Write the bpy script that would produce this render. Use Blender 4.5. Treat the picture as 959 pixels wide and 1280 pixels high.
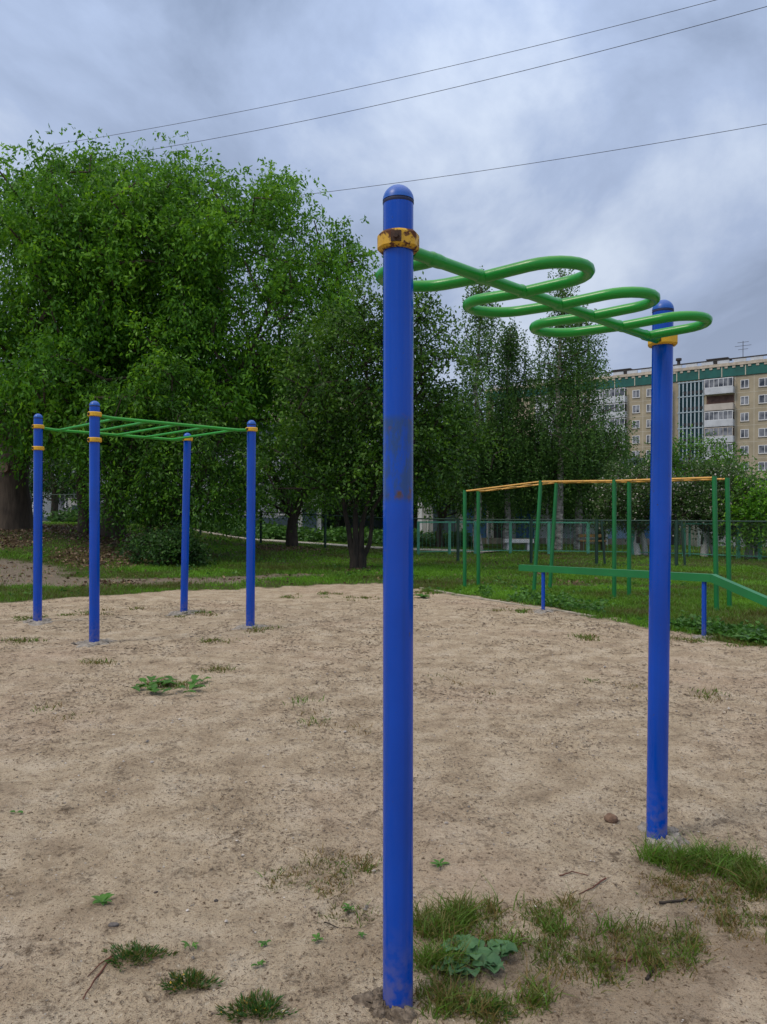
import bpy, math, random
import numpy as np
from mathutils import Vector, Matrix
R = math.radians
random.seed(7); rng = np.random.default_rng(7)
scene = bpy.context.scene
for o in list(bpy.data.objects): bpy.data.objects.remove(o)
C = scene.collection

# ---------------------------------------------------------------- camera
F = 961.0; CAMZ = 1.5; ROLL = 0.0047; PITCH = 0.0018
cd = bpy.data.cameras.new('camera'); cam = bpy.data.objects.new('camera', cd); C.objects.link(cam)
cd.sensor_fit = 'VERTICAL'; cd.sensor_height = 32.0; cd.lens = F/1280*32.0
cd.clip_start = 0.05; cd.clip_end = 3000
right = Vector((math.cos(ROLL), 0, math.sin(ROLL)))
fwd = Vector((0, 1, PITCH)).normalized()
up = right.cross(fwd).normalized()
cam.matrix_world = Matrix(((right.x, up.x, -fwd.x, 0), (right.y, up.y, -fwd.y, 0), (right.z, up.z, -fwd.z, CAMZ), (0, 0, 0, 1)))
scene.camera = cam

# ---------------------------------------------------------------- sky and sun
SUN_EL, SUN_AZ = 50, 242          # azimuth measured clockwise from +Y: left of and behind the camera
world = bpy.data.worlds.new('World'); scene.world = world; world.use_nodes = True
nt = world.node_tree; N = nt.nodes; L = nt.links; N.clear()
def nd(tree, t, **kw):
    n = tree.nodes.new(t)
    for k, v in kw.items(): setattr(n, k, v)
    return n
out = nd(nt, 'ShaderNodeOutputWorld'); bg = nd(nt, 'ShaderNodeBackground'); bg.inputs[1].default_value = 0.1
sky = nd(nt, 'ShaderNodeTexSky', sky_type='NISHITA', sun_disc=False, sun_elevation=R(SUN_EL), sun_rotation=R(SUN_AZ))
tc = nd(nt, 'ShaderNodeTexCoord'); sep = nd(nt, 'ShaderNodeSeparateXYZ'); L.new(tc.outputs['Generated'], sep.inputs[0])
def mth(tree, op, a, b=None, c=None, clamp=False):
    n = tree.nodes.new('ShaderNodeMath'); n.operation = op; n.use_clamp = clamp
    for i, v in enumerate((a, b, c)):
        if v is None: continue
        if isinstance(v, (int, float)): n.inputs[i].default_value = v
        else: tree.links.new(v, n.inputs[i])
    return n.outputs[0]
zp = mth(nt, 'MAXIMUM', sep.outputs[2], 0.0)
den = mth(nt, 'ADD', zp, 0.36)
cx_ = mth(nt, 'DIVIDE', sep.outputs[0], den); cy_ = mth(nt, 'DIVIDE', sep.outputs[1], den)
comb = nd(nt, 'ShaderNodeCombineXYZ'); L.new(cx_, comb.inputs[0]); L.new(cy_, comb.inputs[1])
mp = nd(nt, 'ShaderNodeMapping'); mp.inputs['Rotation'].default_value = (0, 0, R(28)); mp.inputs['Scale'].default_value = (1.9, 1.35, 1); mp.inputs['Location'].default_value = (1.7, 0.6, 0)
L.new(comb.outputs[0], mp.inputs[0])
n1 = nd(nt, 'ShaderNodeTexNoise'); n1.inputs['Scale'].default_value = 1.15; n1.inputs['Detail'].default_value = 9; n1.inputs['Roughness'].default_value = 0.56; n1.inputs['Distortion'].default_value = 0.35
L.new(mp.outputs[0], n1.inputs['Vector'])
cr = nd(nt, 'ShaderNodeValToRGB'); e = cr.color_ramp.elements
e[0].position = 0.34; e[0].color = (0.235, 0.30, 0.435, 1)
e[1].position = 0.66; e[1].color = (0.68, 0.765, 0.90, 1)
m_ = cr.color_ramp.elements.new(0.5); m_.color = (0.385, 0.475, 0.665, 1)
L.new(n1.outputs[0], cr.inputs[0])
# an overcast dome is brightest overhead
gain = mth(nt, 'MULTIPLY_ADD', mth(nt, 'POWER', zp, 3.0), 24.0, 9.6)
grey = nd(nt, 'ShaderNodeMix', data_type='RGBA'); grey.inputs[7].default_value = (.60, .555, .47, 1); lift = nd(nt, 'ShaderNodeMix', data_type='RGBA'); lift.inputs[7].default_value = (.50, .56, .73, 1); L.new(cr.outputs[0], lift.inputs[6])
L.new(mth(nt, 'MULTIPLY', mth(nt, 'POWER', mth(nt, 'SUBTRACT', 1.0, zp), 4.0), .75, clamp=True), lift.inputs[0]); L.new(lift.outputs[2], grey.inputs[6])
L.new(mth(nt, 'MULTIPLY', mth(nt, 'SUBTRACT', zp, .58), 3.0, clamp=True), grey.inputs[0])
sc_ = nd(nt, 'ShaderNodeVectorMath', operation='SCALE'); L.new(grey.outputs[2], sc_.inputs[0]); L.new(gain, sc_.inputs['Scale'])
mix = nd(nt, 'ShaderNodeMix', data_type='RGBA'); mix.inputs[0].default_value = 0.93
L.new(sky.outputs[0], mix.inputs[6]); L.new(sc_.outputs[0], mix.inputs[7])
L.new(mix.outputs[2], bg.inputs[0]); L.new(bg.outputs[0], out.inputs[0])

sd = bpy.data.lights.new('sun', 'SUN'); sd.energy = 1.5; sd.angle = R(14); sd.color = (1.0, 0.88, 0.72)
so = bpy.data.objects.new('sun', sd); C.objects.link(so)
az = R(SUN_AZ); sdir = Vector((math.sin(az)*math.cos(R(SUN_EL)), math.cos(az)*math.cos(R(SUN_EL)), math.sin(R(SUN_EL))))
so.rotation_euler = sdir.to_track_quat('Z', 'Y').to_euler()
scene.view_settings.view_transform = 'Standard'; scene.view_settings.look = 'None'
scene.view_settings.exposure = 0.0; scene.view_settings.gamma = 1.0
scene.view_settings.use_curve_mapping = False
scene.render.engine = 'CYCLES'

# ---------------------------------------------------------------- helpers
def P(px, py, d):
    """world point seen at photo pixel (px,py) at depth d along +Y"""
    v = right*((px-479.5)/F) + up*((640-py)/F) + fwd
    v = v*(d/v.y)
    return Vector((v.x, v.y, v.z+CAMZ))
def G(px, py, z=0.0):
    v = right*((px-479.5)/F) + up*((640-py)/F) + fwd
    t = (z-CAMZ)/v.z
    return Vector((v.x*t, v.y*t, z))

_lat = rng.random((256, 256))
def vnoise(x, y, s, seed=0):
    x = np.asarray(x, float)/s + seed*17.3; y = np.asarray(y, float)/s + seed*9.1
    xi = np.floor(x).astype(int); yi = np.floor(y).astype(int); fx = x-xi; fy = y-yi
    fx = fx*fx*(3-2*fx); fy = fy*fy*(3-2*fy)
    a = _lat[xi % 256, yi % 256]; b = _lat[(xi+1) % 256, yi % 256]; c = _lat[xi % 256, (yi+1) % 256]; d = _lat[(xi+1) % 256, (yi+1) % 256]
    return a*(1-fx)*(1-fy)+b*fx*(1-fy)+c*(1-fx)*fy+d*fx*fy
def fbm(x, y, s, o=4, seed=0):
    r = 0; a = 0.5; t = 0
    for k in range(o):
        r = r + a*vnoise(x, y, s, seed+k*3); t += a; a *= .5; s *= .5
    return r/t
def sm(t):
    t = np.clip(t, 0, 1); return t*t*(3-2*t)
def seg_dist(x, y, pts):
    best = None
    for (x0, y0, w0), (x1, y1, w1) in zip(pts[:-1], pts[1:]):
        dx, dy = x1-x0, y1-y0; t = np.clip(((x-x0)*dx+(y-y0)*dy)/(dx*dx+dy*dy), 0, 1)
        d = np.hypot(x-x0-t*dx, y-y0-t*dy) - (w0+(w1-w0)*t)
        best = d if best is None else np.minimum(best, d)
    return best

BX = np.array([-30, -12, -6.2, -3.7, -0.17, 0.65, 2.1, 2.7, 3.5, 4.3, 6.0, 9.0, 16.0])
BY = np.array([11.0, 12.0, 12.6, 14.8, 16.3, 15.4, 12.6, 11.8, 10.3, 8.7, 6.8, 4.0, -3.0])
def lawn_d(x, y):
    """roughly how far a point lies inside the grass (negative: on the sand)"""
    slope = np.where(x > 0.5, 0.55, 0.85)
    return (y-np.interp(x, BX, BY))*slope
TRACK = [(-24, 20, 3.2), (-10, 17.6, 2.3), (-6.2, 16.3, 1.15), (-3.6, 17.0, 0.75), (-1.8, 18.2, 0.3)]
LITTER = [(-5.5, 15.8, .5), (-9, 15.0, .8), (-7, 24, 1.5), (-2.6, 18.8, .6), (-11, 19.8, .7), (3.9, 19, .4), (-7.3, 21.6, 2.0), (-3.8, 29.5, 1.8), (-11.2, 22.6, 1.7), (-0.7, 20.3, 0.6), (4.2, 16.6, .5), (-8.5, 26, 2.5), (-13, 27, 3)]
THATCH = [(690, 1185, 190, 70), (560, 1215, 50, 70), (890, 1100, 90, 45), (170, 1198, 32, 14), (236, 1234, 26, 12), (320, 1266, 34, 14), (210, 858, 40, 6)]
def masks(x, y):
    n = fbm(x, y, 1.6, 4, 1)-.5; n2 = fbm(x, y, .35, 3, 5)-.5
    g = sm((lawn_d(x, y)+n*1.1+n2*.9)/.24+.5)
    tr = sm(.5-(seg_dist(x, y, TRACK)+n*1.5+n2*.7)/.5)
    li = np.zeros_like(g)
    for cx, cy, r in LITTER:
        li = np.maximum(li, sm((r-np.hypot(x-cx, (y-cy)*.8)+n*1.6+n2*.8)/.8))
    for px, py, rx, ry in THATCH:
        c = G(px, py); a = G(px+rx, py).x-c.x; b_ = abs(G(px, py-ry).y-G(px, py+ry).y)/2
        li = np.maximum(li, .42*sm((.9-np.hypot((x-c.x)/a, (y-c.y)/b_)+n2*2.6+n*1.2)*2.2))
    return g, tr, li
def gz0(x, y):
    x = np.asarray(x, float); y = np.asarray(y, float)
    return 0.72*sm((-5.2-x)/6.5)*sm((y-16.5)/8.5) + 0.25*sm((y-17)/14)*sm((1-x)/8)
GROOVES = [(P2a, P2b) for P2a, P2b in ((G(60, 1095), G(290, 1010)), (G(300, 1200), G(530, 1060)), (G(340, 1190), G(420, 1130)), (G(10, 1110), G(200, 1060)), (G(600, 900), G(900, 1000)))]
FOOT = []
for k in range(130):
    FOOT.append((rng.uniform(-4, 4.5), rng.uniform(1.2, 9), rng.uniform(0, math.pi)))
def gz(x, y, detail=True):
    z = gz0(x, y)
    x = np.asarray(x, float); y = np.asarray(y, float)
    if detail:
        fade = 1-sm((y-14)/10)
        z = z + (fbm(x, y, .55, 3, 2)-.5)*.036*fade + (fbm(x, y, .13, 3, 4)-.5)*.017*fade
        z = z + (fbm(x, y, 3.5, 2, 8)-.5)*.05*fade
        z = z + sm((vnoise(x, y, .032, 12)-.62)*6)*.006*fade + (vnoise(x, y, .05, 15)-.5)*.008*fade
        z = z - sm((vnoise(x, y, .11, 14)-.78)*5)*.006*fade
        near = (y < 10) & (np.abs(x) < 5); xn, yn_ = x[near], y[near]; dz_ = np.zeros_like(xn)
        for fx, fy, fa in FOOT:
            du = (xn-fx)*math.cos(fa)+(yn_-fy)*math.sin(fa); dv = -(xn-fx)*math.sin(fa)+(yn_-fy)*math.cos(fa)
            e_ = np.sqrt((du/.135)**2+(dv/.05)**2); dz_ += -.009*sm((1.1-e_)*3)+.005*np.exp(-((e_-1.25)/.2)**2)
        z = np.array(z); z[near] += dz_*(.6+.8*vnoise(xn, yn_, .06, 9))
        for a, b in GROOVES:
            d = seg_dist(x, y, [(a.x, a.y, 0), (b.x, b.y, 0)])+(vnoise(x, y, .12, 3)-.5)*.02
            z = z - .011*np.exp(-(d/.018)**2) + .005*np.exp(-((d-.04)/.02)**2)
    return z
def gzs(x, y): return float(gz(np.array([x]), np.array([y]))[0])

def newmesh(name, V, Fc, mats, parent=None, smooth=False, mi=None, ang=None):
    me = bpy.data.meshes.new(name); me.from_pydata([tuple(v) for v in V], [], Fc); me.update()
    for m in (mats if isinstance(mats, (list, tuple)) else [mats]): me.materials.append(m)
    if mi: me.polygons.foreach_set('material_index', mi)
    if smooth:
        me.shade_smooth()
        if ang: me.set_sharp_from_angle(angle=R(ang))
    o = bpy.data.objects.new(name, me); C.objects.link(o)
    if parent: o.parent = parent; o.matrix_parent_inverse = Matrix.Translation(-parent.location)
    return o
def fastmesh(name, V, nper, mat, parent=None, attr=None, faces_per=None):
    """V (n,k,3); each group of nper verts is one polygon"""
    V = np.ascontiguousarray(V, dtype=np.float32).reshape(-1, 3); nv = len(V); nf = nv//nper
    me = bpy.data.meshes.new(name); me.vertices.add(nv); me.vertices.foreach_set('co', V.ravel())
    me.loops.add(nv); me.loops.foreach_set('vertex_index', np.arange(nv, dtype=np.int32))
    me.polygons.add(nf); me.polygons.foreach_set('loop_start', np.arange(0, nv, nper, dtype=np.int32))
    me.update(calc_edges=True); me.materials.append(mat)
    if attr is not None:
        a = me.attributes.new('tint', 'FLOAT', 'FACE'); a.data.foreach_set('value', np.ascontiguousarray(attr, dtype=np.float32))
    o = bpy.data.objects.new(name, me); C.objects.link(o)
    if parent: o.parent = parent; o.matrix_parent_inverse = Matrix.Translation(-parent.location)
    return o
class MB:
    def __init__(s): s.V = []; s.F = []; s.M = []; s.mi = 0
    def add(s, V, Fc):
        b = len(s.V); s.V += [tuple(v) for v in V]; s.F += [tuple(i+b for i in f) for f in Fc]; s.M += [s.mi]*len(Fc); return s
    def box(s, c, dx, dy, dz, ux=(1, 0, 0), uy=(0, 1, 0), uz=(0, 0, 1)):
        c = Vector(c); ux = Vector(ux)*dx/2; uy = Vector(uy)*dy/2; uz = Vector(uz)*dz/2
        V = [c+a*ux+b*uy+g*uz for g in (-1, 1) for a, b in ((-1, -1), (1, -1), (1, 1), (-1, 1))]
        return s.add(V, [(3, 2, 1, 0), (4, 5, 6, 7), (0, 1, 5, 4), (1, 2, 6, 5), (2, 3, 7, 6), (3, 0, 4, 7)])
    def bar(s, a, b, w, h):
        a = Vector(a); b = Vector(b); d = (b-a); l = d.length; d.normalize()
        sx = d.cross(Vector((0, 0, 1))); sx = sx.normalized() if sx.length > .01 else Vector((1, 0, 0)); up_ = sx.cross(d)
        return s.box((a+b)/2, l, w, h, d, sx, up_)
    def tube(s, pts, r, n=12, closed=False, cap=True):
        pts = [Vector(p) for p in pts]; m = len(pts); rr = r if isinstance(r, (list, tuple)) else [r]*m
        T = []
        for i in range(m):
            if closed: t = pts[(i+1) % m]-pts[i-1]
            else: t = pts[min(i+1, m-1)]-pts[max(i-1, 0)]
            T.append(t.normalized())
        nrm = T[0].orthogonal().normalized(); V = []
        for i in range(m):
            nrm = (nrm - T[i]*nrm.dot(T[i])).normalized(); bn = T[i].cross(nrm)
            for k in range(n):
                a = 2*math.pi*k/n; V.append(pts[i]+(nrm*math.cos(a)+bn*math.sin(a))*rr[i])
        Fc = []
        for i in range(m-1 if not closed else m):
            j = (i+1) % m
            for k in range(n):
                k2 = (k+1) % n; Fc.append((i*n+k, i*n+k2, j*n+k2, j*n+k))
        if cap and not closed:
            Fc.append(tuple(range(n-1, -1, -1))); Fc.append(tuple((m-1)*n+k for k in range(n)))
        return s.add(V, Fc)
    def lathe(s, c, prof, n=32, axis=None):
        """prof: (r,z) list around vertical axis (or given lean axis) at c"""
        c = Vector(c); ax = Vector(axis).normalized() if axis else Vector((0, 0, 1))
        e1 = Vector((1, 0, 0)); e1 = (e1-ax*e1.dot(ax)).normalized(); e2 = ax.cross(e1); V = []; Fc = []
        for r_, z_ in prof:
            for k in range(n):
                a = 2*math.pi*k/n; V.append(c+ax*z_+(e1*math.cos(a)+e2*math.sin(a))*r_)
        for i in range(len(prof)-1):
            for k in range(n):
                k2 = (k+1) % n; Fc.append((i*n+k, i*n+k2, (i+1)*n+k2, (i+1)*n+k))
        Fc.append(tuple(range(n-1, -1, -1))); Fc.append(tuple((len(prof)-1)*n+k for k in range(n)))
        return s.add(V, Fc)
    def build(s, name, mats, parent=None, smooth=False, ang=40): return newmesh(name, s.V, s.F, mats, parent, smooth, s.M, ang)
def tag(o, label=None, cat=None, group=None, kind=None):
    if label: o['label'] = label
    if cat: o['category'] = cat
    if group: o['group'] = group
    if kind: o['kind'] = kind
    return o
def empty(name, loc, label, cat, group=None):
    o = bpy.data.objects.new(name, None); C.objects.link(o); o.location = loc; o.empty_display_size = .2
    return tag(o, label, cat, group)

# ---------------------------------------------------------------- materials
def mat(name, col, rough=.6, var=.15, vscale=8, bump=0, bscale=60, metal=0, spec=.5, col2=None, coords='Object', detail=5, vs=(1, 1, 1)):
    m = bpy.data.materials.new(name); m.use_nodes = True; t = m.node_tree; b = t.nodes['Principled BSDF']
    b.inputs['Roughness'].default_value = rough; b.inputs['Metallic'].default_value = metal; b.inputs['Specular IOR Level'].default_value = spec
    c = nd(t, 'ShaderNodeTexCoord'); mpn = nd(t, 'ShaderNodeMapping'); mpn.inputs['Scale'].default_value = vs; t.links.new(c.outputs[coords], mpn.inputs[0])
    n = nd(t, 'ShaderNodeTexNoise'); n.inputs['Scale'].default_value = vscale; n.inputs['Detail'].default_value = detail; t.links.new(mpn.outputs[0], n.inputs['Vector'])
    r = nd(t, 'ShaderNodeValToRGB'); r.color_ramp.elements[0].position = .3; r.color_ramp.elements[1].position = .7
    if col2 is None: lo = tuple(x*(1-var) for x in col); hi = tuple(min(1, x*(1+var)) for x in col)
    else: lo, hi = col, col2
    r.color_ramp.elements[0].color = (*lo, 1); r.color_ramp.elements[1].color = (*hi, 1)
    t.links.new(n.outputs[0], r.inputs[0]); t.links.new(r.outputs[0], b.inputs['Base Color'])
    if bump:
        n2 = nd(t, 'ShaderNodeTexNoise'); n2.inputs['Scale'].default_value = bscale; n2.inputs['Detail'].default_value = 4; t.links.new(mpn.outputs[0], n2.inputs['Vector'])
        bp = nd(t, 'ShaderNodeBump'); bp.inputs['Strength'].default_value = bump; bp.inputs['Distance'].default_value = .02
        t.links.new(n2.outputs[0], bp.inputs['Height']); t.links.new(bp.outputs[0], b.inputs['Normal'])
    m['ramp'] = r.name
    return m
def worn(name, col, rough, wearcol, amount, scale, dirt=None):
    """painted metal with chips / rust showing through where noise is high"""
    m = mat(name, col, rough, .10, 3); t = m.node_tree; b = t.nodes['Principled BSDF']; r = t.nodes[m['ramp']]
    c = nd(t, 'ShaderNodeTexCoord'); n = nd(t, 'ShaderNodeTexNoise'); n.inputs['Scale'].default_value = scale; n.inputs['Detail'].default_value = 8; n.inputs['Roughness'].default_value = .65
    t.links.new(c.outputs['Object'], n.inputs['Vector'])
    f = mth(t, 'MULTIPLY', mth(t, 'SUBTRACT', n.outputs[0], 1-amount), 14, clamp=True)
    mx = nd(t, 'ShaderNodeMix', data_type='RGBA'); t.links.new(f, mx.inputs[0]); t.links.new(r.outputs[0], mx.inputs[6]); mx.inputs[7].default_value = (*wearcol, 1)
    t.links.new(mx.outputs[2], b.inputs['Base Color'])
    t.links.new(mth(t, 'MULTIPLY_ADD', f, .4, rough), b.inputs['Roughness'])
    bp = nd(t, 'ShaderNodeBump'); bp.inputs['Strength'].default_value = .35; bp.inputs['Distance'].default_value = .002
    n2 = nd(t, 'ShaderNodeTexNoise'); n2.inputs['Scale'].default_value = 30; n2.inputs['Detail'].default_value = 3; t.links.new(c.outputs['Object'], n2.inputs['Vector'])
    t.links.new(mth(t, 'MULTIPLY_ADD', f, -.6, n2.outputs[0]), bp.inputs['Height']); t.links.new(bp.outputs[0], b.inputs['Normal'])
    m['mixn'] = mx.name
    return m
M = {}
BLUE = (0.000, 0.058, 0.43)
M['blue'] = worn('blue_paint', BLUE, .22, (.045, .05, .07), .335, 45)
def dusty(m):
    """dried sand splashes low on the posts and long faint darker vertical streaks"""
    t = m.node_tree; b = t.nodes['Principled BSDF']; src = t.nodes[m['mixn']].outputs[2]
    c = nd(t, 'ShaderNodeTexCoord'); sp = nd(t, 'ShaderNodeSeparateXYZ'); t.links.new(c.outputs['Object'], sp.inputs[0])
    n = nd(t, 'ShaderNodeTexNoise'); n.inputs['Scale'].default_value = 30; n.inputs['Detail'].default_value = 7; t.links.new(c.outputs['Object'], n.inputs[0])
    low = mth(t, 'MULTIPLY', mth(t, 'SUBTRACT', .34, sp.outputs[2]), 2.6, clamp=True)
    f = mth(t, 'MULTIPLY', mth(t, 'MULTIPLY', low, low), mth(t, 'MULTIPLY', mth(t, 'SUBTRACT', n.outputs[0], .40), 5, clamp=True))
    mp_ = nd(t, 'ShaderNodeMapping'); mp_.inputs['Scale'].default_value = (38, 38, .9); t.links.new(c.outputs['Object'], mp_.inputs[0])
    n2 = nd(t, 'ShaderNodeTexNoise'); n2.inputs['Scale'].default_value = 1; n2.inputs['Detail'].default_value = 4; t.links.new(mp_.outputs[0], n2.inputs[0])
    x = nd(t, 'ShaderNodeMix', data_type='RGBA'); t.links.new(mth(t, 'MULTIPLY', f, .55), x.inputs[0]); t.links.new(src, x.inputs[6]); x.inputs[7].default_value = (.26, .20, .14, 1)
    y = nd(t, 'ShaderNodeMix', data_type='RGBA'); t.links.new(mth(t, 'MULTIPLY', mth(t, 'SUBTRACT', n2.outputs[0], .52), 1.6, clamp=True), y.inputs[0]); t.links.new(x.outputs[2], y.inputs[6]); y.inputs[7].default_value = (.004, .045, .20, 1)
    t.links.new(y.outputs[2], b.inputs['Base Color']); m['mixn'] = y.name
    t.links.new(mth(t, 'MULTIPLY_ADD', n2.outputs[0], .12, .07), b.inputs['Roughness'])
dusty(M['blue'])
M['blue'].node_tree.nodes['Principled BSDF'].inputs['Specular IOR Level'].default_value = .42
M['blue_cap'] = worn('blue_cap_paint', (0.002, 0.085, 0.42), .38, (.03, .03, .05), .33, 40)
M['seam'] = mat('dark_seam', (.006, .014, .06), .7)
M['yellow'] = worn('rusty_yellow_paint', (.56, .33, .012), .5, (.085, .028, .012), .52, 30)
M['yellow2'] = worn('yellow_paint', (.62, .36, .012), .5, (.10, .035, .012), .38, 40)
M['bolt'] = mat('rusty_bolt', (.05, .025, .016), .8, .4, 60)
M['green'] = worn('green_paint', (0.005, 0.25, 0.022), .30, (.02, .06, .02), .30, 20)
M['green2'] = worn('bright_green_paint', (0.010, 0.27, 0.015), .35, (.03, .08, .03), .28, 20)
M['dgreen'] = worn('dark_green_paint', (0.005, 0.15, 0.038), .42, (.05, .03, .02), .31, 12)
M['ladder_yellow'] = worn('ochre_paint', (.60, .33, .07), .5, (.16, .07, .03), .40, 14)
M['fence_dark'] = mat('fence_dark_green', (.012, .045, .03), .6, .2)
M['fence_mint'] = mat('fence_mint_paint', (.07, .30, .20), .6, .2, 5)
M['wire'] = mat('wire_metal', (.05, .06, .055), .6)
M['cable'] = mat('cable_rubber', (.02, .02, .025), .6)
M['concrete'] = mat('rough_concrete', (.14, .125, .11), .97, 0, 26, 1.0, 70, col2=(.40, .37, .34))
M['clod'] = mat('soil_and_cement_clod', (.075, .055, .04), .97, 0, 45, 1.0, 90, col2=(.27, .22, .17))
M['kerb'] = mat('old_kerb_concrete', (.30, .27, .22), .95, .3, 6, .6, 40)
M['pathc'] = mat('path_concrete', (.42, .39, .36), .95, .2, 3, .3, 20)
M['bark'] = mat('grey_brown_bark', (.045, .034, .026), .95, 0, 6, 1.0, 14, col2=(.10, .075, .055), vs=(1, 1, .22))
M['bark_dark'] = mat('dark_bark', (.025, .020, .016), .95, 0, 9, .9, 20, col2=(.085, .065, .048), vs=(1, 1, .3))
M['bark_black'] = mat('black_bark', (.010, .008, .006), .95, 0, 9, .9, 20, col2=(.045, .034, .025), vs=(1, 1, .3))  # near-black bark tones, darker than the other barks
M['birch'] = mat('birch_bark', (.06, .055, .05), .8, 0, 5, .3, 10, col2=(.62, .57, .52), vs=(1, 1, 2.2))
M['whitewash'] = mat('whitewashed_bark', (.5, .49, .46), .9, .2, 8)
def leafmat(name, c1, c2, c3, transl=.32):
    m = bpy.data.materials.new(name); m.use_nodes = True; t = m.node_tree; b = t.nodes['Principled BSDF']; o = t.nodes['Material Output']
    a = nd(t, 'ShaderNodeAttribute', attribute_name='tint'); r = nd(t, 'ShaderNodeValToRGB'); e = r.color_ramp.elements
    e[0].position = 0; e[0].color = (*c1, 1); e[1].position = 1; e[1].color = (*c3, 1); k = e.new(.5); k.color = (*c2, 1)
    t.links.new(a.outputs['Fac'], r.inputs[0]); t.links.new(r.outputs[0], b.inputs['Base Color']); b.inputs['Roughness'].default_value = .5; b.inputs['Specular IOR Level'].default_value = .35
    tr = nd(t, 'ShaderNodeBsdfTranslucent'); ms = nd(t, 'ShaderNodeMixShader'); ms.inputs[0].default_value = transl
    hs = nd(t, 'ShaderNodeHueSaturation'); hs.inputs['Value'].default_value = 1.5; hs.inputs['Hue'].default_value = .485; t.links.new(r.outputs[0], hs.inputs['Color']); t.links.new(hs.outputs[0], tr.inputs[0])
    t.links.new(b.outputs[0], ms.inputs[1]); t.links.new(tr.outputs[0], ms.inputs[2]); t.links.new(ms.outputs[0], o.inputs[0])
    return m
M['leaf_maple'] = leafmat('maple_leaves', (.026, .105, .010), (.075, .235, .012), (.17, .39, .018), .38)
M['leaf_maple2'] = leafmat('ash_leaves', (.022, .08, .008), (.05, .16, .010), (.12, .29, .014), .34)
M['leaf_dark'] = leafmat('dark_leaves', (.012, .042, .010), (.022, .075, .012), (.055, .15, .018), .28)
M['leaf_apple'] = leafmat('apple_leaves', (.012, .045, .005), (.032, .105, .007), (.10, .23, .014), .3)
M['leaf_birch'] = leafmat('birch_leaves', (.026, .075, .014), (.06, .155, .028), (.12, .25, .05), .38)
M['leaf_lilac'] = leafmat('blossom_tree_leaves', (.025, .06, .015), (.045, .11, .022), (.085, .17, .035), .3)
M['blossom'] = leafmat('blossom_white', (.30, .30, .25), (.38, .37, .33), (.5, .47, .44), .2)
M['grass'] = leafmat('grass_blades', (.085, .085, .018), (.075, .19, .010), (.13, .32, .018), .3)
M['drygrass'] = leafmat('dry_grass_blades', (.20, .135, .05), (.075, .115, .014), (.085, .20, .015), .3)
M['weed'] = leafmat('weed_leaves', (.025, .085, .016), (.05, .15, .02), (.10, .26, .035), .25)
M['burdock'] = leafmat('burdock_leaves', (.045, .11, .045), (.065, .16, .065), (.10, .22, .095), .2)
M['petal'] = leafmat('yellowed_leaves', (.30, .17, .02), (.45, .28, .03), (.60, .42, .05), .1)
M['litter'] = leafmat('fallen_leaves', (.05, .03, .02), (.13, .08, .045), (.24, .17, .10), .05)
M['debris'] = leafmat('dry_bits', (.05, .035, .025), (.12, .085, .06), (.30, .23, .16), .0)
M['pebble'] = leafmat('pebble_stone', (.12, .11, .10), (.28, .25, .23), (.55, .52, .5), .0)
M['twig'] = mat('red_brown_twig', (.10, .035, .022), .8, .3, 30)
M['stick'] = mat('black_stick', (.025, .018, .014), .8, .3, 30)
M['glass'] = mat('window_glass', (.015, .02, .03), .08, .5, .9, spec=.8, col2=(.26, .27, .30), detail=1)
M['frame_w'] = mat('white_window_frame', (.68, .70, .74), .5, .05)

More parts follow.
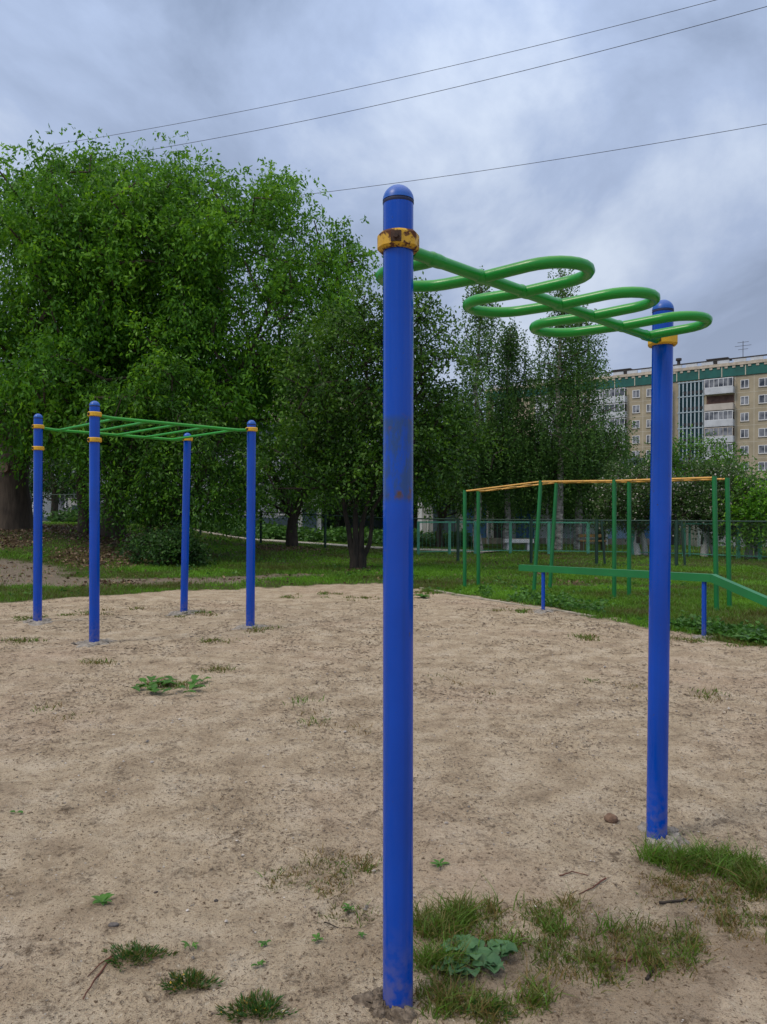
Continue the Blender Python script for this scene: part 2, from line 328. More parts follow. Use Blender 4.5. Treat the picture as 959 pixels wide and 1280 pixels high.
# ---------------------------------------------------------------- ground
def ground_material():
    m = bpy.data.materials.new('ground_sand_and_soil'); m.use_nodes = True; t = m.node_tree; b = t.nodes['Principled BSDF']; b.inputs['Roughness'].default_value = .95; b.inputs['Specular IOR Level'].default_value = .15
    c = nd(t, 'ShaderNodeTexCoord')
    def noise(s, d=5, rgh=.55):
        n = nd(t, 'ShaderNodeTexNoise'); n.inputs['Scale'].default_value = s; n.inputs['Detail'].default_value = d; n.inputs['Roughness'].default_value = rgh; t.links.new(c.outputs['Object'], n.inputs['Vector']); return n.outputs[0]
    def ramp(f, stops):
        r = nd(t, 'ShaderNodeValToRGB'); e = r.color_ramp.elements
        while len(e) < len(stops): e.new(.5)
        for el, (p, col) in zip(e, stops): el.position = p; el.color = (*col, 1)
        t.links.new(f, r.inputs[0]); return r.outputs[0]
    def mixc(f, a, b_, bt='MIX'):
        x = nd(t, 'ShaderNodeMix', data_type='RGBA', blend_type=bt)
        if isinstance(f, (int, float)): x.inputs[0].default_value = f
        else: t.links.new(f, x.inputs[0])
        for i, v in ((6, a), (7, b_)):
            if isinstance(v, tuple): x.inputs[i].default_value = (*v, 1)
            else: t.links.new(v, x.inputs[i])
        return x.outputs[2]
    big = noise(.45, 4); mid = noise(3.2, 5); fine = noise(52, 5, .72); grain = noise(5.5, 13, .86); streak = noise(2.1, 9, .8); vfine = noise(160, 3, .7); clod = noise(14, 6, .7)
    sand = ramp(mid, [(.30, (.34, .27, .195)), (.5, (.48, .395, .295)), (.72, (.58, .50, .40))])
    sand = mixc(mth(t, 'MULTIPLY', mth(t, 'SUBTRACT', big, .5, clamp=True), 2.6, clamp=True), sand, (.46, .345, .27))
    sand = mixc(mth(t, 'MULTIPLY', mth(t, 'SUBTRACT', clod, .56), 5, clamp=True), sand, (.27, .205, .145))
    sand = mixc(mth(t, 'MULTIPLY', mth(t, 'SUBTRACT', fine, .56), 12, clamp=True), sand, (.085, .055, .035))
    sand = mixc(mth(t, 'MULTIPLY', mth(t, 'SUBTRACT', .40, fine), 9, clamp=True), sand, (.66, .60, .50))
    sand = mixc(mth(t, 'MULTIPLY', mth(t, 'SUBTRACT', vfine, .56), 9, clamp=True), sand, (.12, .085, .06))
    sand = mixc(mth(t, 'MULTIPLY', mth(t, 'SUBTRACT', grain, .53), 10, clamp=True), sand, (.12, .09, .065))
    sand = mixc(mth(t, 'MULTIPLY', mth(t, 'SUBTRACT', streak, .53), 4.5, clamp=True), sand, (.25, .195, .145))
    soil = ramp(clod, [(.3, (.035, .040, .014)), (.55, (.055, .075, .018)), (.75, (.12, .095, .05))])
    track = ramp(clod, [(.3, (.13, .105, .085)), (.6, (.22, .185, .15)), (.8, (.30, .25, .20))])
    litter = ramp(fine, [(.35, (.055, .035, .022)), (.6, (.13, .085, .05)), (.75, (.22, .16, .10))])
    def at(n):
        a = nd(t, 'ShaderNodeAttribute', attribute_name=n); return a.outputs['Fac']
    col = mixc(at('m_grass'), sand, soil); col = mixc(at('m_track'), col, track); col = mixc(at('m_litter'), col, litter)
    t.links.new(col, b.inputs['Base Color'])
    h = mth(t, 'ADD', mth(t, 'MULTIPLY', fine, .5), mth(t, 'MULTIPLY_ADD', vfine, .25, mth(t, 'MULTIPLY', clod, 1.1)))
    bp = nd(t, 'ShaderNodeBump'); bp.inputs['Strength'].default_value = 1.0; bp.inputs['Distance'].default_value = .035
    t.links.new(h, bp.inputs['Height']); t.links.new(bp.outputs[0], b.inputs['Normal'])
    return m
def graded(start, step, n, growth, lim):
    r = [start+step*k for k in range(n)]; s = step
    while r[-1] < lim: s *= growth; r.append(r[-1]+s)
    return r
xp = graded(0, .015, 120, 1.028, 900); xs = np.array([-v for v in xp[:0:-1]]+xp)
yp = graded(1.2, .013, 170, 1.014, 1400); yn = [-v for v in graded(0, .1, 5, 1.35, 200)[:0:-1]]; ys = np.array(yn+list(np.arange(0, 1.19, .1))+yp)
X, Y = np.meshgrid(xs, ys); nx, ny = len(xs), len(ys)
Z = gz(X, Y); co = np.stack([X, Y, Z], -1).reshape(-1, 3).astype(np.float32)
idx = np.arange(nx*ny).reshape(ny, nx); q = np.stack([idx[:-1, :-1], idx[:-1, 1:], idx[1:, 1:], idx[1:, :-1]], -1).reshape(-1, 4)
me = bpy.data.meshes.new('ground'); me.vertices.add(len(co)); me.vertices.foreach_set('co', co.ravel())
me.loops.add(q.size); me.loops.foreach_set('vertex_index', q.ravel().astype(np.int32)); me.polygons.add(len(q)); me.polygons.foreach_set('loop_start', np.arange(0, q.size, 4, dtype=np.int32)); me.update(calc_edges=True)
mg, mt, ml = masks(X, Y)
mg = np.where(Y < 0, mg*0, mg)
for nm, a in (('m_grass', mg), ('m_track', mt*(mg > .1)), ('m_litter', ml*.8*np.where(Y < 6, 1, mg))):
    at_ = me.attributes.new(nm, 'FLOAT', 'POINT'); at_.data.foreach_set('value', a.ravel().astype(np.float32))
me.materials.append(ground_material()); me.shade_smooth()
ground = bpy.data.objects.new('ground', me); C.objects.link(ground); tag(ground, kind='structure')

def strip(name, pts, w, m, z=.0, th=.0):
    mb = MB()
    P_ = []
    for i, p in enumerate(pts):
        a = Vector(pts[max(i-1, 0)]); b = Vector(pts[min(i+1, len(pts)-1)]); d = (b-a).normalized(); n = Vector((-d.y, d.x))
        for s in (-1, 1):
            v = Vector(p)+n*s*w/2; P_.append((v.x, v.y, float(gz0(v.x, v.y))+z))
    n = len(pts); Fc = [(2*i, 2*i+1, 2*i+3, 2*i+2) for i in range(n-1)]
    if th:
        P_ += [(x, y, zz-th) for x, y, zz in P_]; o = 2*n
        Fc += [(2*i, 2*i+2, o+2*i+2, o+2*i) for i in range(n-1)]+[(2*i+3, 2*i+1, o+2*i+1, o+2*i+3) for i in range(n-1)]
    mb.add(P_, Fc); o = mb.build(name, m); tag(o, kind='structure'); return o
# pale path beyond the fence
pth = [(-20, 40), (-12, 37.2), (-6, 35.2), (-1.5, 33.3), (2, 31.2), (4.6, 29.3)]
pp = []
for a, b in zip(pth[:-1], pth[1:]):
    for k in range(6): pp.append((a[0]+(b[0]-a[0])*k/6, a[1]+(b[1]-a[1])*k/6))
strip('path', pp, 1.3, M['pathc'], .05, .1)
# low kerb between sand and lawn
kp = [(0.75, 15.30), (1.4, 13.95), (2.12, 12.62), (2.72, 11.72), (3.15, 10.95)]
kk = []
for a, b in zip(kp[:-1], kp[1:]):
    for k in range(5): kk.append((a[0]+(b[0]-a[0])*k/5, a[1]+(b[1]-a[1])*k/5))
strip('kerb', kk, .09, M['kerb'], .035, .15)

# ---------------------------------------------------------------- play equipment
def pole(parent, base, top, r, capmat='blue_cap', m='blue'):
    base = Vector(base); top = Vector(top); ax = (top-base); Ln = ax.length
    dome = r*1.02
    mb = MB(); mb.lathe(base-ax.normalized()*.12, [(r, 0), (r, Ln+.12-dome-.006)], 40, ax)
    po = mb.build('pole', M[m], parent, True, 30)
    mb = MB(); mb.lathe(base, [(r*1.01, Ln-dome-.012), (r*1.03, Ln-dome-.008), (r*1.03, Ln-dome-.005), (r*.99, Ln-dome)], 40, ax); mb.build('seam', M['seam'], po, True, 30)
    prof = [(r*1.03*math.cos(a), Ln-dome+dome*math.sin(a)) for a in [k*math.pi/2/9 for k in range(9)]]+[(r*.04, Ln)]
    mb = MB(); mb.lathe(base, prof, 40, ax); mb.build('cap', M[capmat], po, True, 60)
    return po
def clamp(parent, c, r, h, yaw, m='yellow', bolts=(-.42, 2.72)):
    """two-piece cast clamp: faceted ring with lugs"""
    mb = MB(); n = 48; V = []; prof = [(-h/2, -.006), (-h/2+.006, 0), (h/2-.006, 0), (h/2, -.006)]
    rin = r*1.0
    def ro(a):
        f = 8; s = (a-yaw) % (2*math.pi/f) - math.pi/f
        facet = math.cos(math.pi/f)/math.cos(s)
        lug = 1.0+.07*max(math.exp(-((a-yaw-math.pi/2+math.pi) % (2*math.pi)-math.pi)**2/.04), math.exp(-((a-yaw+math.pi/2+math.pi) % (2*math.pi)-math.pi)**2/.04))
        return r*1.38*(.22*facet+.78)*lug
    rings = [(rin, -h/2)]+[None]*4+[(rin, h/2)]
    for k in range(n):
        a = 2*math.pi*k/n; R_ = ro(a); d = Vector((math.cos(a), math.sin(a), 0))
        col = [(rin, -h/2), (R_-.008, -h/2), (R_, -h/2+.008), (R_, h/2-.008), (R_-.008, h/2), (rin, h/2)]
        for rr, zz in col: V.append(Vector(c)+d*rr+Vector((0, 0, zz)))
    Fc = []
    for k in range(n):
        k2 = (k+1) % n
        for j in range(6):
            j2 = (j+1) % 6; Fc.append((k*6+j, k2*6+j, k2*6+j2, k*6+j2))
    mb.add(V, Fc); cl = mb.build('clamp', M[m], parent, True, 35)
    for da in bolts:
        a = yaw+da; d = Vector((math.cos(a), math.sin(a), 0)); sd_ = Vector((-d.y, d.x, 0)); p = Vector(c)+d*(ro(a)+.001)
        mb = MB(); mb.box(p, .006, h*.58, h*.58, d, sd_)
        mb.tube([p, p+d*.014], h*.17, 6); mb.build('bolt', M['bolt'], cl)
    return cl
def footing(parent, c, r, seed, m='concrete'):
    rr = random.Random(seed); n = 40; V = []; rings = [(0.2, .022), (.4, .02), (.55, .018), (.7, .012), (.85, .006), (1.0, -.02)]
    for f, z in rings:
        for k in range(n):
            a = 2*math.pi*k/n; q_ = r*f*(1+.28*math.sin(a*2+seed)+.16*math.sin(a*5+seed*2)+.22*rr.uniform(-1, 1))
            x, y = c.x+q_*math.cos(a), c.y+q_*math.sin(a)
            V.append((x, y, gzs(x, y)+z+.010*rr.uniform(-1, 1)))
    Fc = [(i*n+k, i*n+(k+1) % n, (i+1)*n+(k+1) % n, (i+1)*n+k) for i in range(5) for k in range(n)]+[tuple(range(n-1, -1, -1))]
    return newmesh('footing', V, Fc, M[m], parent, True)

# --- near pull-up bar with the winding tube
A = G(497.5, 1256); B = G(821, 1044)
t1 = empty('pull_up_bar', (A.x, A.y, 0), 'nearest blue post pair joined by a winding green overhead tube', 'pull-up bar')
A2 = P(498, 232, A.y); B2 = P(829, 375, B.y+.01)
worn_pole = pole(t1, A, A2, .0465)
pole(t1, B, B2, .0475)
zb = 2.322
fA = (P(497, 304, A.y).z-A.z)/(A2.z-A.z); cA = A.lerp(A2, fA)
fB = (P(829, 425, B.y).z-B.z)/(B2.z-B.z); cB = B.lerp(B2, fB)
u = (cB-cA); u.z = 0; Lb = u.length; u.normalize(); v = Vector((u.y, -u.x, 0)); yaw = math.atan2(u.y, u.x)
clamp(t1, cA, .0465, .054, yaw, bolts=(R(-97)-yaw, R(-97)-yaw+math.pi)); clamp(t1, cB, .0485, .054, yaw, 'yellow2', bolts=(R(-130)-yaw, R(50)-yaw))
za, zb_ = cA.z-.012, cB.z-.004
def pt(s, w): q_ = cA+u*s+v*w; q_.z = za+(zb_-za)*s/Lb+max(0, w)*.06; return q_
mb = MB(); mb.tube([pt(.060+(Lb-.12)*k/20, 0) for k in range(21)], .0205, 20); mb.build('straight_tube', M['green'], t1, True)
cr_ = [.185, .43, .675, .915, 1.155, 1.395, 1.64]; path = [(cr_[0]-.005, 0.0)]
side = -1
for k in range(6):
    a, b = cr_[k], cr_[k+1]; r_ = (b-a)/2; c_ = (a+b)/2; w0 = [.15, .165, .165, .17, .18, .17][k]
    for j in range(1, 4): path.append((a, side*w0*j/4))
    for j in range(13):
        th = math.pi*j/12; path.append((c_-r_*math.cos(th), side*(w0+r_*1.0*math.sin(th))))
    for j in range(3, 0, -1): path.append((b, side*w0*j/4))
    path.append((b, 0.0)) if k < 5 else path.append((b+.01, 0.0))
    side = -side
pts = [pt(s+.20*w-.012, w) for s, w in path]
mb = MB(); mb.tube(pts, .0205, 20); mb.build('winding_tube', M['green'], t1, True)
for k in range(7):
    q0 = pt(cr_[k]-.012, 0); hw = .034
    mb = MB(); mb.tube([q0-u*hw, q0-u*hw*.6, q0-u*hw*.2, q0+u*hw*.2, q0+u*hw*.6, q0+u*hw], [.0208, .0242, .0228, .0236, .0225, .0208], 16); mb.build('weld', M['green'], t1, True)
footing(t1, A+Vector((-.035, -.01, 0)), .085, 3, 'clod'); footing(t1, B+Vector((.03, 0, 0)), .13, 5)
# scuffed, repainted patch on the near pole: part of its paint
def scuff(m):
    m = m.copy(); m.name = 'blue_paint_scuffed'; t = m.node_tree; b = t.nodes['Principled BSDF']; src = t.nodes[m['mixn']].outputs[2]
    c = nd(t, 'ShaderNodeTexCoord'); s = nd(t, 'ShaderNodeSeparateXYZ'); t.links.new(c.outputs['Object'], s.inputs[0])
    n = nd(t, 'ShaderNodeTexNoise'); n.inputs['Scale'].default_value = 11; n.inputs['Detail'].default_value = 12; n.inputs['Roughness'].default_value = .78
    mpn = nd(t, 'ShaderNodeMapping'); mpn.inputs['Scale'].default_value = (2.2, 2.2, .8); t.links.new(c.outputs['Object'], mpn.inputs[0]); t.links.new(mpn.outputs[0], n.inputs[0])
    d = mth(t, 'ABSOLUTE', mth(t, 'SUBTRACT', s.outputs[2], 1.665)); band = mth(t, 'MULTIPLY', mth(t, 'SUBTRACT', .135, d), 45, clamp=True)
    f = mth(t, 'MULTIPLY', band, mth(t, 'MULTIPLY', mth(t, 'SUBTRACT', n.outputs[0], .42), 9, clamp=True))
    x = nd(t, 'ShaderNodeMix', data_type='RGBA'); t.links.new(mth(t, 'MULTIPLY', f, .7), x.inputs[0]); t.links.new(src, x.inputs[6]); x.inputs[7].default_value = (.022, .06, .13, 1)
    n3 = nd(t, 'ShaderNodeTexNoise'); n3.inputs['Scale'].default_value = 26; n3.inputs['Detail'].default_value = 6; t.links.new(c.outputs['Object'], n3.inputs[0])
    edge = mth(t, 'MULTIPLY', mth(t, 'SUBTRACT', .035, mth(t, 'ABSOLUTE', mth(t, 'SUBTRACT', d, .105))), 30, clamp=True)
    f2 = mth(t, 'MULTIPLY', edge, mth(t, 'MULTIPLY', mth(t, 'SUBTRACT', n3.outputs[0], .55), 9, clamp=True))
    y = nd(t, 'ShaderNodeMix', data_type='RGBA'); t.links.new(f2, y.inputs[0]); t.links.new(x.outputs[2], y.inputs[6]); y.inputs[7].default_value = (.09, .045, .03, 1)
    t.links.new(y.outputs[2], b.inputs['Base Color'])
    return m
worn_pole.data.materials.clear(); worn_pole.data.materials.append(scuff(M['blue'])); worn_pole['label'] = 'pole with a dark scuffed patch at eye height'

# --- monkey bars on the left
t2 = empty('monkey_bars', (G(180, 780).x, G(180, 780).y, 0), 'four blue posts carrying a green overhead ladder in the sand', 'monkey bars')
PB = [(47, 777, 48, 517, [533.5, 560.5]), (118, 803, 118.5, 501, [518, 550]), (230, 767, 234.5, 541, [549]), (313, 784, 314.5, 525, [537])]
CC = []
for i, (bx_, by_, tx, ty, cl) in enumerate(PB):
    b = G(bx_, by_); tp = P(tx, ty, b.y); pole(t2, b, tp, .0575 if i != 2 else .054)
    yaw2 = R(55); row = []
    for yy in cl:
        z = P(tx, yy, b.y).z; f = (z-b.z)/(tp.z-b.z); c = b.lerp(tp, f); clamp(t2, c, .058, .052, R(-100), 'yellow2'); row.append(c)
    CC.append(row[0]); footing(t2, b, .26 if i < 3 else .2, 10+i)
def lerp(a, b, t): return a+(b-a)*t
railA = (CC[0], CC[2]); railB = (CC[1], CC[3])
for a, b in (railA, railB):
    d = (b-a).normalized(); mb = MB(); dz = Vector((0, 0, -.012))
    mb.tube([a+d*.07+dz, a+d*.2+dz*2, b-d*.2+dz*2, b-d*.07+dz], .020, 12); mb.build('rail', M['green2'], t2, True)
for k in range(5):
    f = .13+.19*k
    a = lerp(*railA, f); b = lerp(*railB, f); a.z -= .022; b.z -= .022; mb = MB(); mb.tube([a, b], .0165, 10); mb.build('rung', M['green2'], t2, True)

# --- balance beam
b1 = G(679, 766); b2 = G(880, 796)
t3 = empty('balance_beam', (b1.x, b1.y, 0), 'long green balance beam on thin blue posts with a sloping end', 'balance beam')
u3 = (b2-b1); u3.z = 0; L3 = u3.length; u3.normalize()
z1 = P(679, 711, b1.y).z; z2 = P(880, 722, b2.y).z
def bp(s, z): q_ = b1+u3*s; q_.z = z; return q_
sl = (z2-z1)/L3
s0, s1, s2 = -.48, L3+.12, L3+2.05
sidev = Vector((u3.y, -u3.x, 0))
def beamloft(mb, secs, w, h):
    V = []
    for c in secs:
        for a, b in ((-1, -1), (1, -1), (1, 1), (-1, 1)): V.append(c+sidev*a*w/2+Vector((0, 0, b*h/2)))
    n = len(secs); Fc = [(3, 2, 1, 0), tuple(4*(n-1)+k for k in range(4))]
    for i in range(n-1):
        for k in range(4): Fc.append((4*i+k, 4*i+(k+1) % 4, 4*i+4+(k+1) % 4, 4*i+4+k))
    mb.add(V, Fc)
mb = MB(); beamloft(mb, [bp(s0, z1+sl*s0), bp(s1, z1+sl*s1)], .10, .095); beam_o = mb.build('beam', M['dgreen'], t3)
mb = MB(); beamloft(mb, [bp(s1+.002, z1+sl*s1), bp(s2, .10)], .10, .098); mb.build('ramp', M['dgreen'], t3)
for b_, z_ in ((b1, z1), (b2, z2)):
    mb = MB(); mb.tube([b_-Vector((0, 0, .1)), Vector((b_.x, b_.y, z_-.04))], .028, 16); mb.build('post', M['blue'], t3, True)
mb = MB(); e_ = bp(s2-.12, .14); mb.tube([Vector((e_.x, e_.y, -.1)), e_], .028, 12); mb.build('post', M['blue'], t3, True)
footing(t3, b1, .2, 31); footing(t3, b2, .12, 33)

# --- green and yellow overhead ladder beyond the beam
off = Vector((.40, .44, 0))
front = [(581, 736, 581, 614), (667, 741, 676, 602), (768, 750, 768, 601), (896, 763, 893, 597)]
t4 = empty('overhead_ladder', (G(768, 750).x, G(768, 750).y, 0), 'long overhead ladder with dark green posts and thin ochre rails on grass', 'overhead ladder')
tf, tb = [], []
for i, (bx_, by_, tx, ty) in enumerate(front):
    b = G(bx_, by_); tp = P(tx, ty, b.y+(0.05 if i == 1 else 0))
    o_ = off if i else Vector((.31, .30, 0))
    for dv, lst in ((Vector((0, 0, 0)), tf), (o_, tb)):
        mb = MB(); mb.tube([b+dv-Vector((0, 0, .1)), tp+dv+Vector((0, 0, .02))], .037, 16); mb.build('post', M['dgreen'], t4, True); lst.append(tp+dv)
for lst in (tf, tb):
    mb = MB(); mb.tube(lst, .017, 10); mb.build('rail', M['ladder_yellow'], t4, True)
for i in range(3):
    nR = 5 if i < 2 else 6
    for k in range(nR):
        f = (k+.5)/nR; mb = MB(); mb.tube([lerp(tf[i], tf[i+1], f), lerp(tb[i], tb[i+1], f)], .014, 8); mb.build('rung', M['ladder_yellow'], t4, True)

# ---------------------------------------------------------------- fences
def gp(px, py, z=None):
    """ground point on the real terrain"""
    p = G(px, py)
    for _ in range(12): p = G(px, py, float(gz0(p.x, p.y)))
    return p
def post(parent, x, y, h, r, m, lean=(0, 0), square=False):
    z = float(gz0(x, y)); mb = MB()
    if square: mb.bar((x, y, z-.1), (x+lean[0], y+lean[1], z+h), r*2, r*2)
    else: mb.tube([(x, y, z-.1), (x+lean[0], y+lean[1], z+h)], r, 10)
    return mb.build('post', m, parent, not square)
# dark green chain-link fence
cf = [(-16, 35.5), (-11.2, 34.2), (-7.9, 33.2), (-5.1, 32.0), (-2.3, 30.4), (0.1, 28.0), (2.35, 24.2), (4.5, 23.4), (6.35, 22.9), (8.5, 22.3), (11.0, 21.7), (15, 20.8)]
t5 = empty('chain_link_fence', (2.35, 24.2, 0), 'dark green chain link fence with thin posts running behind the playground', 'fence')
FH = 1.35
for i, (x, y) in enumerate(cf):
    post(t5, x, y, FH, .05, M['fence_dark'])
    if 7 < i < 11:
        post(t5, x+.25, y-.03, FH-.02, .035, M['fence_dark'], (-.12, 0))
V = []
for (xa, ya), (xb, yb) in zip(cf[:-1], cf[1:]):
    Ls = math.hypot(xb-xa, yb-ya); za_ = float(gz0(xa, ya)); zb2 = float(gz0(xb, yb))
    mb = MB(); mb.tube([(xa, ya, za_+FH-.03), (xb, yb, zb2+FH-.03)], .022, 8); mb.build('top_rail', M['fence_dark'], t5, True)
    st = .075; n = int((Ls+FH)/st); H_ = FH-.08
    for k in range(n):
        for sgn in (1, -1):
            s_a = k*st-(H_ if sgn > 0 else 0); s_b = s_a+H_
            p0 = max(s_a, 0); p1 = min(s_b, Ls)
            if p1 <= p0: continue
            h0 = (p0-s_a); h1 = (p1-s_a)
            if sgn < 0: h0 = H_-h0; h1 = H_-h1
            def w(s, h): f = s/Ls; return np.array([xa+(xb-xa)*f, ya+(yb-ya)*f, za_+(zb2-za_)*f+h+.02])
            a, b = w(p0, h0), w(p1, h1); r_ = .0013; o1 = np.array([0, 0, r_*1.6]); o2 = np.array([0, .0, -r_*1.6]); oy = np.array([0, r_*2, 0])
            V.append([a+o1, b+o1, b+o2, a+o2])
fastmesh('wire_mesh', np.array(V), 4, M['wire'], t5)
# mint painted rail fence farther off
mf = [(523, 694), (562, 693), (594, 692), (638, 692), (686, 692.5), (735, 693), (791, 694), (855, 696), (923, 699), (950, 700), (1010, 703), (1080, 706)]
mpt = [gp(a, b) for a, b in mf]
# keep depths smooth
t6 = empty('mint_rail_fence', (mpt[5].x, mpt[5].y, 0), 'mint green painted metal rail fence behind the dark chain link', 'fence')
MH = 1.22
for i, p in enumerate(mpt):
    post(t6, p.x, p.y, MH, .05, M['fence_mint'], square=True)
    if i in (6, 7): post(t6, p.x+.2, p.y, MH, .03, M['fence_mint'], square=True)
for a, b in zip(mpt[:-1], mpt[1:]):
    za_ = float(gz0(a.x, a.y)); zb2 = float(gz0(b.x, b.y))
    mb = MB(); mb.bar((a.x, a.y-.01, za_+MH-.03), (b.x, b.y-.01, zb2+MH-.03), .05, .055); mb.build('top_rail', M['fence_mint'], t6)
    mb = MB(); mb.bar((a.x, a.y, za_+.12), (b.x, b.y, zb2+.12), .03, .03); mb.build('bottom_rail', M['fence_mint'], t6)
    Ls = (b-a).length; n = int(Ls/.16); mb = MB()
    for k in range(1, n):
        q_ = a.lerp(b, k/n); zz = float(gz0(q_.x, q_.y)); mb.tube([(q_.x, q_.y, zz+.12), (q_.x, q_.y, zz+MH-.05)], .0045, 4)
    mb.build('infill_bars', M['fence_mint'], t6)

# ---------------------------------------------------------------- buildings
M['panel'] = mat('beige_panel_wall', (.36, .31, .225), .9, .16, .5, .2, 12)
M['joint'] = mat('pale_panel_joint', (.50, .46, .38), .9, .1)
M['teal'] = mat('teal_attic_panel', (.008, .10, .088), .7, .25, .6)
M['parapet'] = mat('cream_parapet', (.46, .40, .33), .9, .25, 1.5)
M['balc'] = mat('white_balcony_panel', (.50, .53, .58), .8, .12, 1)
M['balc2'] = mat('cream_balcony_panel', (.48, .44, .40), .8, .12, 1)
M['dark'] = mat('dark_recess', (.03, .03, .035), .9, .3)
M['woodred'] = mat('red_brown_wood', (.11, .06, .045), .8, .3, 2)
M['stair'] = mat('stair_glazing', (.006, .03, .038), .4, .4, 1, spec=.15)
M['fin'] = mat('pale_fin', (.36, .44, .50), .7, .1)
M['roofdark'] = mat('bitumen_roof', (.05, .045, .045), .9, .2)
OX = Vector((60.7, 129.0, 0)); U = Vector((-1.29, 1, 0)).normalized(); NV = Vector((-U.y, U.x, 0)); NV = NV if NV.y < 0 else -NV
def S(px): r_ = (px-480)/F; return 1.632*(60.7-129*r_)/(1.29+r_)
FLH = 2.78; Z0 = -.12
tA = empty('apartment_building', (OX.x, OX.y, 0), 'nine storey beige panel apartment block with teal attic band at right', 'building')
def fb(mb, s, z, w, h, dep, outd=0.0):
    """box on the facade: centre s,z; its back on the wall plane + outd"""
    mb.box(OX+U*s+NV*(outd+dep/2)+Vector((0, 0, z)), w, dep, h, U, NV)
SL, SR = 50.0, -16.0
mb = MB(); mb.box(OX+U*(SL+SR)/2-NV*6.0+Vector((0, 0, 12.4)), SL-SR, 12, 25.2, U, NV); mb.build('wall', M['panel'], tA)
# panel joints
cols_j = [SR+.05, -5.2, -1.3, 1.62, 14.6, 17.3, 20.15, 27.2, 30.1, 33.2, 40, 44, 49.9]
for s in cols_j: mb = MB(); fb(mb, s, 12.4, .09, 25, .012); mb.build('panel_joint', M['joint'], tA)
for k in range(1, 9):
    for a, b in ((SR, 1.6), (14.6, 20.1), (27.2, 33.2)): mb = MB(); fb(mb, (a+b)/2, Z0+k*FLH+.0, b-a, .08, .014); mb.build('panel_joint', M['joint'], tA)
wmb = MB()
def window(s, z, w=1.35, h=1.42, lab=None):
    mb = MB(); fw = .09
    for ds in (-w/2+fw/2, w/2-fw/2, .0 if w > 1 else .0): fb(mb, s+ds, z, fw, h, .06, .004)
    for dz in (-h/2+fw/2, h/2-fw/2): fb(mb, s, z+dz, w-2*fw, fw, .055, .004)
    wf = mb.build('window', M['frame_w'], tA)
    mb = MB(); fb(mb, s, z, w-.1, h-.1, .02, .004); mb.build('pane', M['glass'], wf)
    mb = MB(); fb(mb, s, z-h/2-.06, w+.15, .05, .12, .004); mb.build('sill', M['balc2'], wf)
for s, w in ((-2.95, 1.9), (.15, 1.3), (16.0, 1.3), (18.55, 1.35), (28.6, 1.3), (31.6, 1.3)):
    for k in range(9): window(s, Z0+k*FLH+1.42, w)
def balcony(s, w, k, kind):
    z = Z0+k*FLH; dep = 1.1
    mb = MB(); fb(mb, s, z+.62, w, .95, .08, dep-.08)                       # parapet front
    for sd_ in (-1, 1): fb(mb, s+sd_*(w/2-.04), z+.62, .08, .95, dep-.085)
    fb(mb, s, z+.06, w+.03, .14, dep+.02)
    root_ = mb.build('balcony', M['balc'] if kind != 1 else M['balc2'], tA)
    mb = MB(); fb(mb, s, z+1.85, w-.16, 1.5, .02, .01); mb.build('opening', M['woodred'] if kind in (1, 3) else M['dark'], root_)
    if kind != 1:
        mb = MB(); n = 4 if w < 4 else 6
        for i in range(n+1): fb(mb, s-w/2+.05+(w-.1)*i/n, z+1.86, .08, 1.5, .06, dep-.08)
        fb(mb, s, z+2.56, w, .12, .07, dep-.085); fb(mb, s, z+1.14, w, .07, .065, dep-.085)
        for sd_ in (-1, 1): fb(mb, s+sd_*(w/2-.035), z+2.5, .05, .1, dep-.1)
        mb.build('glazing_frame', M['frame_w'] if kind != 3 else M['balc2'], root_)
        mb = MB(); fb(mb, s, z+1.86, w-.12, 1.42, .02, dep-.07); mb.build('pane', M['glass'], root_)
kinds = {0: [0, 1, 0, 3, 0, 0, 3, 1, 0][::-1]}
kr = random.Random(4)
for ci, (s, w) in enumerate(((4.05, 4.6), (13.3, 2.5), (22.2, 3.9), (25.6, 2.5), (36.0, 4.4))):
    for k in range(9):
        balcony(s, w, k, kinds[0][k] if ci == 0 else kr.choice([0, 0, 2, 3, 0, 1, 2]))
for ss, sw in ((8.85, 4.6), (46.0, 4.6)):
    mb = MB(); fb(mb, ss, 12.4, sw-.3, 24.8, .05, .02); sg = mb.build('stair_glazing', M['stair'], tA)
    mb = MB()
    for i in range(7): fb(mb, ss-sw/2+.3+(sw-.6)*i/6, 12.4, .22, 24.9, .05, .075)
    for k in range(10): fb(mb, ss, min(Z0+k*FLH+.1, 24.7), sw, .16, .05, .13)
    mb.build('fins', M['fin'], sg)
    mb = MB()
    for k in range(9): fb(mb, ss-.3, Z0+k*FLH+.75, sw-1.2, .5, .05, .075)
    mb.build('dark_panels', M['dark'], sg)  # dark bands of clutter across each floor of the stair strip
# teal attic band, scalloped parapet and rail
mb = MB(); fb(mb, (SL+SR)/2, 25.9, SL-SR, 1.75, .30, -.12); mb.build('attic_band', M['teal'], tA)
for i in range(18): mb = MB(); fb(mb, SR+1+i*3.75, 25.92, .14, 1.8, .05, .185); mb.build('attic_joint', M['joint'], tA)
mb = MB(); fb(mb, (SL+SR)/2, 27.05, SL-SR, .5, .45, -.1)
for i in range(54):
    s = SR+.6+i*1.23
    fb(mb, s, 26.62, .48, .4, .33, -.05)
mb.build('parapet', M['parapet'], tA)
mb = MB(); fb(mb, (SL+SR)/2, 28.0, SL-SR, .2, .25, -.1); mb.build('roof_rail', M['roofdark'], tA)
mb = MB()
for i in range(25): fb(mb, SR+1.2+i*2.62, 27.62, 1.9, .52, .22, -.095)
mb.build('parapet_blocks', M['balc'], tA)
mb = MB(); mb.box(OX+U*(SL+SR)/2-NV*6.2+Vector((0, 0, 26.1)), SL-SR-.1, 11.5, 2.2, U, NV); roof = mb.build('roof', M['roofdark'], tA)
